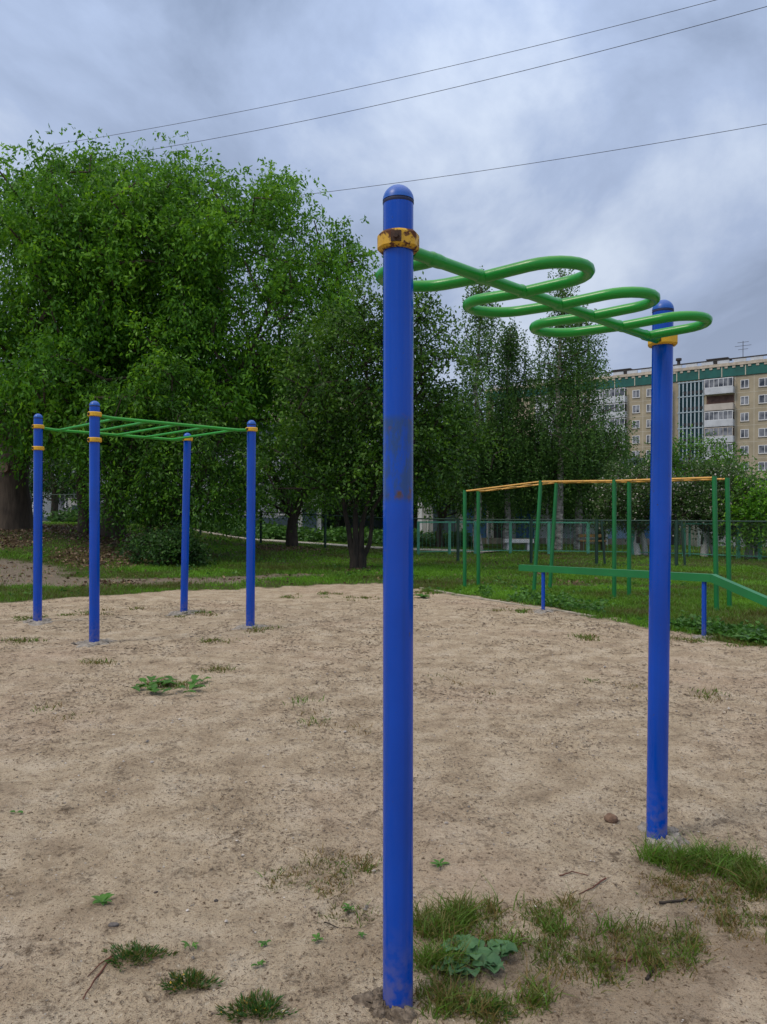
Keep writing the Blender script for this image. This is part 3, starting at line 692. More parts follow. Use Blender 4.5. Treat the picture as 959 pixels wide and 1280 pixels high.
for s, w in ((5.0, 4.0), (22.0, 4.0), (40, 4)):
    mb = MB(); mb.box(OX+U*s-NV*3+Vector((0, 0, 27.8)), w*.5, 2.5, 1.5, U, NV); mb.box(OX+U*s-NV*3+Vector((0, 0, 28.6)), w*.9, 3.0, .16, U, NV); mb.build('vent_shaft', M['roofdark'], roof)
mb = MB(); p_ = OX+U*11.6-NV*2+Vector((0, 0, 27.2)); mb.tube([p_, p_+Vector((0, 0, 1.9))], .28, 10); mb.tube([p_+Vector((0, 0, 1.9)), p_+Vector((0, 0, 2.3))], .5, 10); mb.build('vent_pipe', M['roofdark'], roof)
mb = MB(); p_ = OX+U*.9-NV*2+Vector((0, 0, 27)); mb.tube([p_, p_+Vector((0, 0, 4.2))], .05, 6)
for dz, l in ((4.0, .9), (3.4, 1.3), (2.8, .8)): mb.tube([p_+U*(-l)+Vector((0, 0, dz)), p_+U*l+Vector((0, 0, dz))], .035, 5)
mb.build('antenna', M['roofdark'], roof)

# far block glimpsed through the left trees
tB = empty('apartment_building', (-40, 150, 0), 'distant beige apartment block glimpsed through the crowns of the left trees', 'building')
mb = MB(); mb.box((-45, 156, 12.4), 90, 12, 25.6); mb.build('wall', M['panel'], tB)
mb = MB(); mb.box((-45, 149.85, 26.1), 90.4, .5, 1.8); mb.build('attic_band', M['teal'], tB)
mb = MB(); mb.box((-45, 156.2, 26.6), 90, 12, 1.3); mb.build('roof', M['roofdark'], tB)
for i in range(11):
    for k in range(1, 9):
        x = -84+i*7.6
        mb = MB(); mb.box((x, 149.96, Z0+k*FLH+1.42), 1.7, .06, 1.5); wf = mb.build('window', M['frame_w'], tB)
        mb = MB(); mb.box((x, 149.915, Z0+k*FLH+1.42), 1.45, .03, 1.25); mb.build('pane', M['glass'], wf)

# kindergarten blocks beyond the fences
M['plinth'] = mat('blue_grey_plinth', (.07, .11, .15), .9, .2, 1)
M['kwall'] = mat('pale_grey_wall', (.33, .36, .40), .9, .15, .8)
M['white'] = mat('white_plaster', (.62, .63, .66), .9, .12, 1.2)
M['bluew'] = mat('blue_painted_wall', (.05, .16, .38), .8, .2, 1)
M['lightblue'] = mat('light_blue_cladding', (.28, .42, .60), .8, .15, 1)
M['greyroof'] = mat('grey_sheet_roof', (.14, .17, .22), .6, .1, 1)
tK = empty('kindergarten_building', (-10, 47, 0), 'long two storey pale grey building with blue plinth behind the trees', 'building')
x0, x1, yf = -26, 6.5, 46.0
mb = MB(); mb.box(((x0+x1)/2, yf+5, 3.3), x1-x0, 10, 6.6); mb.build('wall', M['kwall'], tK)
mb = MB(); mb.box(((x0+x1)/2, yf-.04, .55), x1-x0+.1, .1, 1.3); mb.build('plinth', M['plinth'], tK)
mb = MB(); mb.box(((x0+x1)/2, yf+5, 6.75), x1-x0+.8, 10.8, .28); mb.build('roof', M['greyroof'], tK)
for i in range(12):
    for z in (2.15, 5.1):
        x = x0+1.6+i*2.7
        mb = MB(); w_, h_ = 1.5, 1.5
        for ds in (-w_/2, 0, w_/2): mb.box((x+ds, yf-.03, z), .1, .08, h_+.1)
        for dz in (-h_/2, h_/2): mb.box((x, yf-.034, z+dz), w_, .08, .1)
        wf = mb.build('window', M['frame_w'], tK); mb = MB(); mb.box((x, yf-.012, z), w_, .03, h_); mb.build('pane', M['glass'], wf)
for x in (-4.2, -17.3):
    mb = MB(); mb.box((x, yf-1.2, 1.15), 1.3, 2.2, 2.3); pr = mb.build('porch', M['white'], tK); mb = MB(); mb.box((x, yf-2.33, .98), .8, .05, 1.8); mb.build('door', M['plinth'], pr)
tP = empty('pavilion', (8, 38, 0), 'low white playground pavilion with blue panels behind the mint fence', 'building')
px0, px1, pyf = 1.9, 14.2, 38.0
mb = MB(); mb.box(((px0+px1)/2, pyf+2.4, 1.45), px1-px0, 4.8, 2.9); mb.build('wall', M['white'], tP)
mb = MB(); mb.box(((px0+px1)/2, pyf+2.3, 3.0), px1-px0+.8, 5.8, .2); mb.build('roof', M['greyroof'], tP)
for x, w_, m_2 in ((3.0, 1.1, 'plinth'), (4.6, 1.2, 'bluew'), (7.0, .9, 'bluew'), (9.2, 1.5, 'kwall'), (11.3, 1.4, 'lightblue'), (13.2, 1.0, 'bluew')):
    mb = MB(); mb.box((x, pyf-.03, 1.15), w_, .06, 2.1); mb.build('panel', M[m_2], tP)
mb = MB(); mb.box((5.9, pyf-.03, 1.0), .9, .06, 2.0); mb.build('door', M['dark'], tP)
mb = MB(); mb.box(((px0+px1)/2, pyf-.02, .12), px1-px0, .1, .4); mb.build('plinth', M['kerb'], tP)
for i in range(5):
    mb = MB(); mb.tube([(px0+.3+i*2.9, pyf-.45, 0), (px0+.3+i*2.9, pyf-.45, 2.9)], .06, 8); mb.build('column', M['white'], tP, True)
tG = empty('garage', (17, 36, 0), 'low grey green walled shed behind the whitewashed tree trunks', 'shed')
mb = MB(); mb.box((17.5, 38, 1.2), 5.6, 4, 2.4); mb.build('wall', mat('grey_green_wall', (.27, .30, .27), .9, .15, 1), tG)
mb = MB(); mb.box((17.5, 37.9, 2.48), 6.2, 4.5, .16); mb.build('roof', M['greyroof'], tG)
mb = MB(); mb.box((18.6, 35.97, 1.0), 1.0, .06, 1.95); mb.build('door', M['kwall'], tG)
tU = empty('utility_building', (24, 60, 0), 'grey flat roofed block rising behind the blossoming trees', 'building')
mb = MB(); mb.box((22.0, 64, 2.8), 5, 8, 5.6); mb.build('wall', M['kwall'], tU)
mb = MB(); mb.box((22.0, 64, 5.75), 5.5, 8.5, .3); mb.build('roof', M['greyroof'], tU)
for i in range(2):
    mb = MB(); mb.box((20.9+i*2.2, 59.97, 3.6), 1.3, .06, 1.3); mb.build('window', M['frame_w'], tU)
M['oldwood'] = mat('old_yellowed_wood', (.22, .14, .045), .9, .3, 6)
# white slab bench + slatted bench beyond the fence
c = gp(648, 689); tS = empty('concrete_bench', (c.x, c.y, 0), 'low white painted concrete slab bench beyond the mint fence', 'bench')
mb = MB(); mb.box((c.x, c.y, .42), 1.15, .5, .14); mb.build('seat', M['white'], tS)
for k in (-.4, .4):
    mb = MB(); mb.box((c.x+k, c.y, .17), .15, .4, .36); mb.build('leg', M['white'], tS)
c = gp(741, 689); tS = empty('wooden_bench', (c.x, c.y, 0), 'weathered yellow brown slatted bench left of the blue post pair beyond the fence', 'bench')
tS['label'] = 'weathered yellow brown slatted bench beyond the mint fence'
for k in range(3):
    mb = MB(); mb.box((c.x, c.y+.18-.18*k, .42), 1.0, .13, .05); mb.build('slat', M['oldwood'], tS)
mb = MB(); mb.box((c.x, c.y+.3, .62), 1.0, .05, .13); mb.build('backrest', M['oldwood'], tS)
for k in (-.42, .42):
    mb = MB(); mb.box((c.x+k, c.y, .19), .08, .45, .4); mb.build('leg', M['bark_dark'], tS)

# ---------------------------------------------------------------- trees
def unit(v): return v/np.maximum(np.linalg.norm(v, axis=-1, keepdims=True), 1e-9)
def leaves_mesh(name, c, a, L_, W_, tint, m, parent, rg):
    n = len(c); rnd = unit(rg.normal(size=(n, 3))); s = unit(np.cross(a, rnd)); nn = np.cross(a, s)
    L_ = (L_*rg.uniform(.7, 1.25, n))[:, None]; W_ = (W_*rg.uniform(.75, 1.2, n))[:, None]
    b = c; m1 = c+a*L_*.45+s*W_*.5+nn*L_*.06; tip = c+a*L_; m2 = c+a*L_*.45-s*W_*.5+nn*L_*.06
    return fastmesh(name, np.stack([b, m1, tip, m2], 1), 4, m, parent, np.clip(tint, 0, 1))
def tree(name, label, cat, base, stems, lobes, lm='leaf_maple', bark='bark', n_cl=200, cl_r=.8, sprigs=14, spr_len=.9, per=10, leaf=(.13, .055),
         droop=.5, seed=1, group=None, shell=.45, r0=.3, blossom=0, pull=.0, whitewash=False, tintb=0.0):
    """stems: list of polylines [(x,y,z,r)...] relative to the base; lobes: (x,y,z,rx,ry,rz,weight)"""
    rg = np.random.default_rng(seed); base = Vector(base); root = empty(name, base, label, cat, group)
    bs = np.array(base)
    # cluster centres
    W = np.array([l[6] for l in lobes], float); W /= W.sum(); ids = rg.choice(len(lobes), n_cl, p=W); Lb_ = np.array([l[:6] for l in lobes])[ids]
    d = unit(rg.normal(size=(n_cl, 3))); rad = rg.uniform(shell, 1.0, n_cl)**.7
    wob = 1+.10*np.sin(d[:, 0]*5+ids)*np.cos(d[:, 2]*6+ids*2.1)
    cl = Lb_[:, :3]+d*Lb_[:, 3:]*(rad*wob)[:, None]
    # branch graph
    nodes = []; par = []; isst = []
    stemtubes = []
    for st in stems:
        prev = -1
        st2 = []
        for (x, y, z, r_), (x2, y2, z2, r2) in zip(st[:-1], st[1:]):
            k_ = max(2, int(math.dist((x, y, z), (x2, y2, z2))/.7))
            for j in range(k_): f = j/k_; st2.append((x+(x2-x)*f+rg.normal()*.03, y+(y2-y)*f+rg.normal()*.03, z+(z2-z)*f, r_+(r2-r_)*f))
        st2.append(st[-1]); stemtubes.append(st2)
        for x, y, z, r_ in st2: nodes.append((x, y, z)); par.append(prev); isst.append(z > .25*st2[-1][2]); prev = len(nodes)-1
    ns = len(nodes); nodes = [np.array(q_, float) for q_ in nodes]; usable = [i for i in range(ns) if isst[i]]
    cen = np.mean([nodes[i] for i in usable], 0)
    order = np.argsort(np.min(np.linalg.norm(cl[:, None]-np.array([nodes[i] for i in usable])[None], axis=2), axis=1))
    ends = []
    for ci in order:
        p = cl[ci]; arr = np.array([nodes[i] for i in usable]); dv = p-arr; dist = np.linalg.norm(dv, axis=1)
        cost = dist+np.maximum(0, arr[:, 2]-p[2]+.2)*1.6; bi = usable[int(np.argmin(cost))]; a = nodes[bi]
        l = np.linalg.norm(p-a); k_ = max(1, int(l/.8)); prev = bi
        for j in range(1, k_+1):
            f = j/k_; q_ = a+(p-a)*f; q_ = q_+np.array([0, 0, .12*l*math.sin(math.pi*f)]); q_ = q_+rg.normal(size=3)*.06*l*(f < 1)*.6
            nodes.append(q_); par.append(prev); isst.append(True); prev = len(nodes)-1; usable.append(prev)
        ends.append(prev)
    cnt = np.zeros(len(nodes))
    for e_ in ends:
        i = e_
        while i != -1: cnt[i] += 1; i = par[i]
    mb = MB()
    for st2 in stemtubes:
        pts_ = [Vector(base)+Vector(q_[:3]) for q_ in st2]; rr = [q_[3]*(1+rg.normal()*.04) for q_ in st2]
        pts_ = [pts_[0]-Vector((0, 0, .25))]+pts_; rr = [rr[0]*1.35]+[rr[0]*1.18]+rr[1:]
        mb.tube(pts_, rr, 12)
    mb.mi = 1
    for i in range(ns, len(nodes)):
        p_ = par[i]; ra = min(r0*.55, r0*.62*(cnt[p_]/n_cl)**.5+.012) if p_ >= ns else min(r0*.5, r0*.62*(cnt[i]/n_cl)**.5+.014)
        rb = r0*.62*(cnt[i]/n_cl)**.5+.009
        a, b = Vector(nodes[p_])+base, Vector(nodes[i])+base; ra = min(ra, r0*.5); rb = min(rb, ra)
        if (b-a).length > 1e-4: mb.tube([a, b], [ra, rb], 5, cap=False)
    if whitewash:
        mb.build('trunk', [M[bark], M['bark_dark']], root, True, 60)
        ww = MB()
        for st2 in stemtubes:
            q_ = [s_ for s_ in st2 if s_[2] < 1.0]
            if len(q_) > 1: ww.tube([Vector(base)+Vector(s_[:3]) for s_ in q_], [s_[3]*1.25+.006 for s_ in q_], 12, cap=False)
        if ww.V: ww.build('whitewash', M['whitewash'], root, True, 60)
    else: mb.build('trunk', [M[bark], M['bark_dark' if bark == 'birch' else bark]], root, True, 60)
    # sprigs and leaves
    n = n_cl*sprigs; ci = np.repeat(np.arange(n_cl), sprigs); c0 = cl[ci]+rg.normal(size=(n, 3))*cl_r*.30
    outd = unit(cl[ci]-Lb_[ci, :3]+1e-3); sd_ = unit(outd*.55+rg.normal(size=(n, 3))*.6+np.array([0, 0, .25]))
    sl_ = spr_len*rg.uniform(.5, 1.3, n)
    t_ = np.tile(np.linspace(.08, 1, per), n); si = np.repeat(np.arange(n), per); m_ = len(si); t_ = t_+rg.uniform(-.04, .04, m_)
    pos = c0[si]+sd_[si]*(sl_[si]*t_*(1-pull))[:, None]+np.array([0, 0, -1.0])*(sl_[si]*t_**1.6*(droop+pull))[:, None]+rg.normal(size=(m_, 3))*leaf[0]*.35
    ax = unit(sd_[si]*.5+rg.normal(size=(m_, 3))*.7+np.array([0, 0, -droop*1.1]))
    ctint = rg.uniform(-.30, .28, n_cl)[ci][si]; stint = rg.uniform(-.12, .12, n)[si]
    tint = .45+tintb+ctint+stint+rg.normal(size=m_)*.16+.20*t_-.10
    world_ = pos+bs
    leaves_mesh('crown', world_, ax, leaf[0], leaf[1], tint, M[lm], root, rg)
    if blossom:
        k_ = int(m_*blossom); pick = rg.choice(m_, k_, replace=False); cc_ = world_[pick]+rg.normal(size=(k_, 3))*.08
        leaves_mesh('blossom', cc_, unit(rg.normal(size=(k_, 3))), leaf[0]*.8, leaf[0]*.6, rg.random(k_), M['blossom'], root, rg)
    return root
# big spreading maples on the left mound
b = Vector((-12.6, 26.0, .95))
tree('maple_tree', 'huge broad maple at the left edge with a thick knotted trunk', 'tree', b,
     [[(0, 0, 0, .62), (.05, 0, 1.5, .50), (.25, .1, 3.2, .44), (.9, .2, 5.6, .3), (1.4, .3, 8.6, .16), (1.8, .2, 11, .07)], [(.15, 0, 2.6, .34), (-1.2, .2, 5, .24), (-2.6, .3, 8.5, .1)],
      [(.2, 0, 3.0, .28), (2.4, -.6, 5.4, .2), (4.2, -1.0, 7.8, .09)]],
     [(.6, 0, 8.2, 5.0, 4.6, 4.3, 3.6), (3.4, -.6, 8.6, 3.8, 3.4, 4.0, 3), (-4, .4, 7.4, 4, 3.5, 3.6, 1.4), (3.2, -2.4, 4.2, 3.4, 2.2, 1.9, 1.3), (0, -1.2, 5.0, 4.5, 3, 2.0, 1.3), (3.2, 0, 10.1, 3.4, 2.4, 2.3, 1.4)],
     'leaf_maple', 'bark', n_cl=440, cl_r=1.15, sprigs=26, spr_len=.62, per=10, leaf=(.165, .07), droop=.75, seed=11, r0=.5, shell=.5)
mb = MB(); kn = b+Vector((.02, -.50, 2.0)); mb.tube([kn, kn+Vector((0, -.10, 0))], [.19, .16], 14)
ko = mb.build('knot', mat('cut_wood', (.20, .14, .10), .9, .25, 9), bpy.data.objects['maple_tree'], True)
b = Vector((-9.25, 26.2, float(gz0(-9.25, 26.2))-.05))
tree('maple_tree', 'tall rounded bright green maple behind the monkey bars', 'tree', b,
     [[(0, 0, 0, .42), (.1, 0, 1.6, .33), (.5, 0, 3.0, .28), (2.0, .1, 5.0, .22), (3.3, .1, 8.2, .13), (3.6, 0, 11, .05)],
      [(.2, 0, 1.5, .26), (1.9, -.3, 3.2, .2), (4.4, -.3, 5.6, .12), (5.4, -.2, 8, .05)], [(.4, 0, 2.6, .2), (.5, .2, 6, .15), (1.2, 0, 9.5, .06)]],
     [(3.2, 0, 8.8, 4.2, 3.6, 3.9, 3.8), (5.2, -.2, 8.0, 3.3, 3, 3.7, 2.6), (.9, -.2, 9.3, 3.2, 3.0, 3.6, 2.2), (1.6, -2.2, 4.6, 3.4, 2, 2.0, 1.2), (5.0, -.6, 4.9, 2.6, 2.2, 1.3, .35), (8.0, -.2, 9.1, .4, .4, 1.3, .12)],
     'leaf_maple', 'bark', n_cl=430, cl_r=1.15, sprigs=26, spr_len=.62, per=10, leaf=(.16, .068), droop=.75, seed=23, r0=.34, shell=.5)
b = Vector((-10.1, 26.0, float(gz0(-10.1, 26))-.05))
tree('maple_tree', 'slim leaning maple trunk just left of the thick double trunk', 'tree', b,
     [[(0, 0, 0, .2), (-.15, 0, 2.5, .16), (-.3, .1, 6, .1), (-.2, 0, 8, .04)]], [(-.3, 0, 6, 2.0, 2, 2.6, 1), (.4, -.8, 3.7, 2.2, 1.4, 1.1, .6)],
     'leaf_maple2', 'bark', n_cl=100, sprigs=12, per=9, leaf=(.17, .07), seed=31, r0=.16)
# multi stemmed small tree behind the monkey bars
b = gp(203, 699)
tree('elm_tree', 'small many stemmed dark tree with low crown behind the monkey bars', 'tree', b,
     [[(-.3, 0, 0, .11), (-.5, 0, 1.5, .09), (-1.2, .1, 4.0, .04)], [(0, .1, 0, .10), (0, 0, 2, .08), (.3, .2, 5.4, .03)], [(.25, 0, 0, .12), (.8, 0, 1.7, .09), (1.9, -.1, 3.9, .05)], [(.1, -.1, 0, .08), (.4, -.2, 2, .06), (.5, -.3, 4.6, .03)]],
     [(0, 0, 3.6, 2.7, 2.0, 2.3, 2), (1.2, -.2, 2.4, 2.0, 1.5, 1.2, .9), (-1.0, 0, 2.6, 1.8, 1.4, 1.4, .8)], 'leaf_maple2', 'bark_dark', n_cl=240, cl_r=.7, sprigs=14, spr_len=.7, per=9, leaf=(.13, .055), droop=.6, seed=41, r0=.12)
b = gp(214, 707)
tree('bush', 'low dark leafy bush under the many stemmed tree', 'bush', b, [[(0, 0, 0, .03), (.1, 0, .5, .02)], [(-.3, 0, 0, .03), (-.5, 0, .45, .015)], [(.3, 0, 0, .03), (.6, 0, .4, .015)]],
     [(-.1, 0, .42, 1.0, .6, .42, 1), (.5, 0, .35, .6, .5, .35, .4)], 'leaf_dark', 'bark_dark', n_cl=60, cl_r=.35, sprigs=12, spr_len=.35, per=8, leaf=(.10, .05), droop=.3, seed=43, r0=.03)
b = gp(364, 683)
tree('plum_tree', 'dark round fruit tree with short trunk left of the clustered trunks', 'tree', b,
     [[(0, 0, 0, .24), (.05, 0, 1.2, .2), (-.7, 0, 2.8, .12), (-1.4, 0, 4.4, .05)], [(.05, 0, 1.0, .16), (.9, .1, 3, .1), (1.3, 0, 5, .04)]],
     [(0, 0, 4.6, 3.0, 2.4, 3.2, 2), (-1.4, 0, 3.1, 2.2, 1.8, 1.7, .9), (1.2, 0, 6, 1.9, 1.8, 2.2, .8)], 'leaf_maple2', 'bark_dark', n_cl=230, cl_r=.8, sprigs=13, spr_len=.75, per=9, leaf=(.14, .06), droop=.5, seed=47, r0=.22)
b = G(447, 712)
tree('apple_tree', 'dark green fruit tree with a cluster of upright trunks behind the near blue post', 'tree', b,
     [[(-.09, 0, 0, .10), (-.20, 0, .6, .075), (-.30, 0, 1.5, .06), (-.45, 0, 2.6, .05), (-1.0, 0, 4.6, .03)], [(-.03, 0, 0, .11), (-.05, .05, 1.4, .07), (.1, 0, 3.4, .05), (.3, 0, 6.2, .02)], [(.06, 0, 0, .11), (.10, 0, .7, .08), (.20, 0, 1.6, .06), (.6, 0, 2.8, .05), (1.5, .1, 5, .03)], [(.10, .05, 0, .08), (.26, 0, .7, .06), (.42, 0, 1.6, .05), (1.2, -.1, 3, .04)]],
     [(.8, 0, 4.9, 2.0, 2.0, 2.4, 2.4), (-.7, 0, 4.8, 1.7, 1.7, 2.4, 1.5), (1.8, 0, 3.3, 1.4, 1.5, 1.3, 1), (.4, -.4, 2.6, 1.7, 1.2, .7, .7), (.9, 0, 6.6, 1.3, 1.1, 1.0, .7), (-1.5, -.2, 2.8, 1.3, 1.2, .8, .6)],
     'leaf_apple', 'bark_black', n_cl=360, cl_r=.6, sprigs=13, spr_len=.6, per=9, leaf=(.115, .06), droop=.35, seed=53, r0=.13, shell=.3)
b = gp(549, 684)
tree('apple_tree', 'leafy tree filling the gap between the near blue post and the birches', 'tree', b,
     [[(0, 0, 0, .16), (.1, 0, 1.3, .12), (-.5, 0, 3, .08), (-.8, 0, 5, .03)], [(.05, 0, 1.1, .1), (.9, 0, 3, .07), (1.2, 0, 4.5, .03)]],
     [(.1, 0, 4.0, 2.3, 2.0, 2.2, 2), (-.9, 0, 5.3, 1.7, 1.6, 2.2, 1), (1.5, 0, 2.8, 1.7, 1.4, 1.2, .8)], 'leaf_maple2', 'bark_dark', n_cl=210, cl_r=.7, sprigs=13, spr_len=.7, per=9, leaf=(.14, .06), droop=.4, seed=59, r0=.16)
# weeping birches
bir = [(597, 688, 11.0, 1.45, 'slim weeping birch, leftmost of the birches', 61), (634, 687, 9.6, 1.5, 'weeping birch with leafy middle between the slim birch and the tall one', 67), (699, 688, 11.5, 1.9, 'tallest weeping birch with a white trunk showing through', 71), (722, 687, 9.9, 1.9, 'weeping birch, rightmost and nearest the apartment block', 73)]
for px, py, h, w_, lab, sd0 in bir:
    b = gp(px, py); rgb = random.Random(sd0)
    lob = [(0, 0, h*.50, w_*1.05, w_, h*.28, 2.2), (.2, 0, h*.78, w_*.62, w_*.6, h*.2, 1.2), (w_*.4, 0, h*.36, w_, w_*.9, h*.17, 1), (-w_*.4, 0, h*.42, w_*.8, w_*.8, h*.2, .8), (.1, 0, h*.93, w_*.25, w_*.25, h*.09, .3)]
    tree('birch_tree', lab, 'tree', b, [[(0, 0, 0, .17), (.05, 0, h*.3, .13), (-.05, .05, h*.6, .09), (.1, 0, h*.97, .02)]], lob,
         'leaf_birch', 'birch', n_cl=150, cl_r=.8, sprigs=9, spr_len=1.5, per=18, leaf=(.11, .06), droop=.1, pull=.85, seed=sd0, r0=.14, group='weeping birches', shell=.25)
# blossoming whitewashed fruit trees
bl = [(795, 694, 3.6, 1.35, 'blossoming fruit tree hidden partly by the right blue post', 81), (880, 696, 3.7, 1.5, 'blossoming fruit tree with straight whitewashed trunk left of the ladder end', 83), (935, 698, 3.0, 1.3, 'blossoming fruit tree with leaning whitewashed trunks at right', 89)]
for px, py, h, w_, lab, sd0 in bl:
    b = gp(px, py)
    tree('blossoming_tree', lab, 'tree', b, [[(0, 0, 0, .11), (.02, 0, .9, .085), (-.5, 0, 2.0, .05), (-.7, 0, 3, .02)], [(.02, 0, .7, .07), (.6, 0, 1.9, .05), (.8, 0, 2.9, .02)], [(.4, .1, 0, .08), (.2, .1, .9, .06), (.5, .1, 2.2, .03)]],
         [(0, 0, h*.62, w_, w_*.9, h*.34, 2), (w_*.5, 0, h*.5, w_*.7, w_*.7, h*.22, 1), (-w_*.5, 0, h*.52, w_*.7, w_*.7, h*.24, 1)], 'leaf_lilac', 'bark_dark', n_cl=150, cl_r=.42, sprigs=11, spr_len=.45, per=8, leaf=(.10, .055), droop=.2, seed=sd0, group='blossoming fruit trees', whitewash=True, blossom=.11, r0=.09, shell=.3)
# others behind
others = [('maple_tree', 'young bright green maple at the right edge beyond the ladder', 985, 700, 3.1, 1.7, 'leaf_maple', 91, .08, 0),
          ('linden_tree', 'round green tree in front of the apartment block beside the grey block', 868, 677, 6.2, 2.6, 'leaf_maple2', 93, .1, 0),
          ('linden_tree', 'dark leafy tree behind the birches and the ladder', 655, 680, 5.6, 2.6, 'leaf_dark', 95, .12, 0),
          ('linden_tree', 'dark leafy tree at the foot of the rightmost birch', 752, 681, 5.2, 2.2, 'leaf_dark', 97, .12, 0),
          ('linden_tree', 'dark tree standing behind the plum tree and the clustered trunks', 420, 671, 5.2, 3.2, 'leaf_dark', 99, .12, 0),
          ('linden_tree', 'dark tree behind the monkey bars between the maple and the plum tree', 270, 669, 5.0, 3.0, 'leaf_dark', 101, .12, 0),
          ('linden_tree', 'dark leafy tree far behind the huge left maple', 66, 662, 6.0, 3.8, 'leaf_dark', 103, .12, 0),
          ('linden_tree', 'dark tree behind the apple trees and the near blue post', 520, 674, 5.2, 3.0, 'leaf_dark', 105, .12, 0)]
for nm, lab, px, py, h, w_, lm, sd0, r_, wl in others:
    b = gp(px, py)
    tree(nm, lab, 'tree', b, [[(0, 0, 0, .2), (.1, 0, h*.35, .15), (-.4, 0, h*.6, .09), (-.2, 0, h*.85, .03)], [(.1, 0, h*.25, .1), (w_*.4, 0, h*.5, .06), (w_*.5, 0, h*.7, .02)]],
         [(0, 0, h*.62, w_, w_*.8, h*.34, 2), (w_*.45, 0, h*.5, w_*.7, w_*.6, h*.25, 1), (-w_*.45, 0, h*.48, w_*.7, w_*.6, h*.26, 1)],
         lm, 'bark_dark', n_cl=170, cl_r=.8, sprigs=12, spr_len=.7, per=9, leaf=(.16, .075) if h > 4 else (.11, .055), droop=.45, seed=sd0, r0=.16)

# ---------------------------------------------------------------- overhead wires
def wire(label, a, b, ext_a, ext_b, r_, sag):
    r_ = r_*.65
    d = b-a; a2 = a-d*ext_a; b2 = b+d*ext_b; n = 48; pts_ = []
    for k in range(n+1):
        f = k/n; p = a2.lerp(b2, f); t_ = f; g = (f*(1+ext_a+ext_b)-ext_a)     # sag measured between a and b stays zero at both
        p.z -= sag*4*g*(1-g) if 0 <= g <= 1 else -sag*4*g*(g-1)*.0+sag*4*g*(1-g); pts_.append(p)
    mb = MB(); mb.tube(pts_, r_, 6); o = mb.build('overhead_wire', M['cable'], None, True); o.location = (0, 0, 0); tag(o, label, 'wire', 'overhead wires')
def Pz(px, py, z):
    v_ = right*((px-479.5)/F) + up*((640-py)/F) + fwd; t_ = (z-CAMZ)/v_.z; return Vector((v_.x*t_, v_.y*t_, z))
wire('thin dark overhead wire, highest of the three across the sky', Pz(192, 160, 18), Pz(895, 0, 18), .25, .3, .014, .22)
wire('thin dark overhead wire, middle of the three across the sky', Pz(230, 180, 18), Pz(959, 8, 18), .25, .3, .016, .28)
wire('thin dark overhead wire, lowest, passing just above the near post', Pz(392, 242, 18), Pz(959, 155, 18), .4, .3, .018, .15)

# ---------------------------------------------------------------- grass
def blades(name, x, y, h, w, tint, m, rg, lean=.35, label=None, kind='stuff', z=None):
    n = len(x); zz = gz(x, y) if z is None else z; b = np.stack([x, y, zz-.004], 1); a = rg.uniform(0, 2*math.pi, n); s = np.stack([np.cos(a), np.sin(a), np.zeros(n)], 1)*(w/2)[:, None]
    l = rg.normal(size=(n, 2))*lean; tip = b+np.stack([l[:, 0]*h, l[:, 1]*h, h*rg.uniform(.75, 1.1, n)], 1); mid = b+(tip-b)*.5+np.stack([-l[:, 0]*h*.14, -l[:, 1]*h*.14, h*.08], 1)
    V1 = np.stack([b-s, b+s, mid+s*.75, mid-s*.75], 1); V2 = np.stack([mid-s*.75, mid+s*.75, tip+s*.05, tip-s*.05], 1)
    V_ = np.concatenate([V1, V2], 0); o = fastmesh(name, V_, 4, m, None, np.clip(np.concatenate([tint, tint]), 0, 1)); tag(o, label, None, None, kind); return o
def scatter(n, x0, x1, y0, y1, rg): return rg.uniform(x0, x1, n), rg.uniform(y0, y1, n)
rg = np.random.default_rng(5)
# lawn
xs_, ys_ = [], []
for (n, a0, a1, c0, c1) in ((260000, 0.5, 10, 5.5, 15.5), (210000, -14, 10.5, 12.5, 22), (120000, -16, 16, 22, 38)):
    x, y = scatter(n, a0, a1, c0, c1, rg); g, tr, li = masks(x, y); dens = fbm(x, y, .7, 3, 21)
    keep = rg.random(n) < g*(1-.96*tr)*(1-.75*li)*np.clip(.35+2.2*(dens-.3), .15, 1)
    keep &= np.abs(x) < y*.62+1.5
    xs_.append(x[keep]); ys_.append(y[keep])
x = np.concatenate(xs_); y = np.concatenate(ys_); n = len(x); patch = fbm(x, y, 1.3, 3, 31)
h = rg.uniform(.03, .085, n)*(.6+.9*fbm(x, y, .9, 2, 41)); w = rg.uniform(.006, .013, n)*np.clip(y/12, .8, 2.4)
blades('grass', x, y, h, w, .25+(patch-.35)*1.5+rg.normal(size=n)*.16, M['grass'], rg, .5, 'mown green grass of the lawn beyond the sand')
# near tufts on the sand
TX, TY, TH, TT = [], [], [], []
def patch_tufts(px, py, rx, ry, n, h, tint, tuft=14, spread=.028):
    c = G(px, py); e1 = G(px+rx, py).x-c.x; e2 = abs(G(px, py-ry).y-G(px, py+ry).y)/2
    for k in range(n):
        a = rg.uniform(0, 2*math.pi); q_ = rg.random()**.6; cx, cy = c.x+e1*q_*math.cos(a), c.y+e2*q_*math.sin(a)
        nn = int(2.0*tuft*rg.uniform(.2, 1.5)**1.3)+3; TX.extend(cx+rg.normal(size=nn)*spread); TY.extend(cy+rg.normal(size=nn)*spread); TH.extend(h*rg.uniform(.3, 1.15, nn)*rg.uniform(.4, 1.15)); TT.extend(tint+rg.normal(size=nn)*.22+rg.normal()*.2)
patch_tufts(545, 1180, 30, 45, 22, .075, .62, 26)
patch_tufts(568, 1152, 22, 14, 14, .08, .7, 24)
patch_tufts(640, 1160, 60, 30, 28, .06, .55, 20)
patch_tufts(720, 1150, 60, 26, 20, .05, .5, 18)
patch_tufts(720, 1205, 60, 28, 22, .055, .42, 20)
patch_tufts(700, 1180, 180, 60, 60, .022, .15, 10, .04)
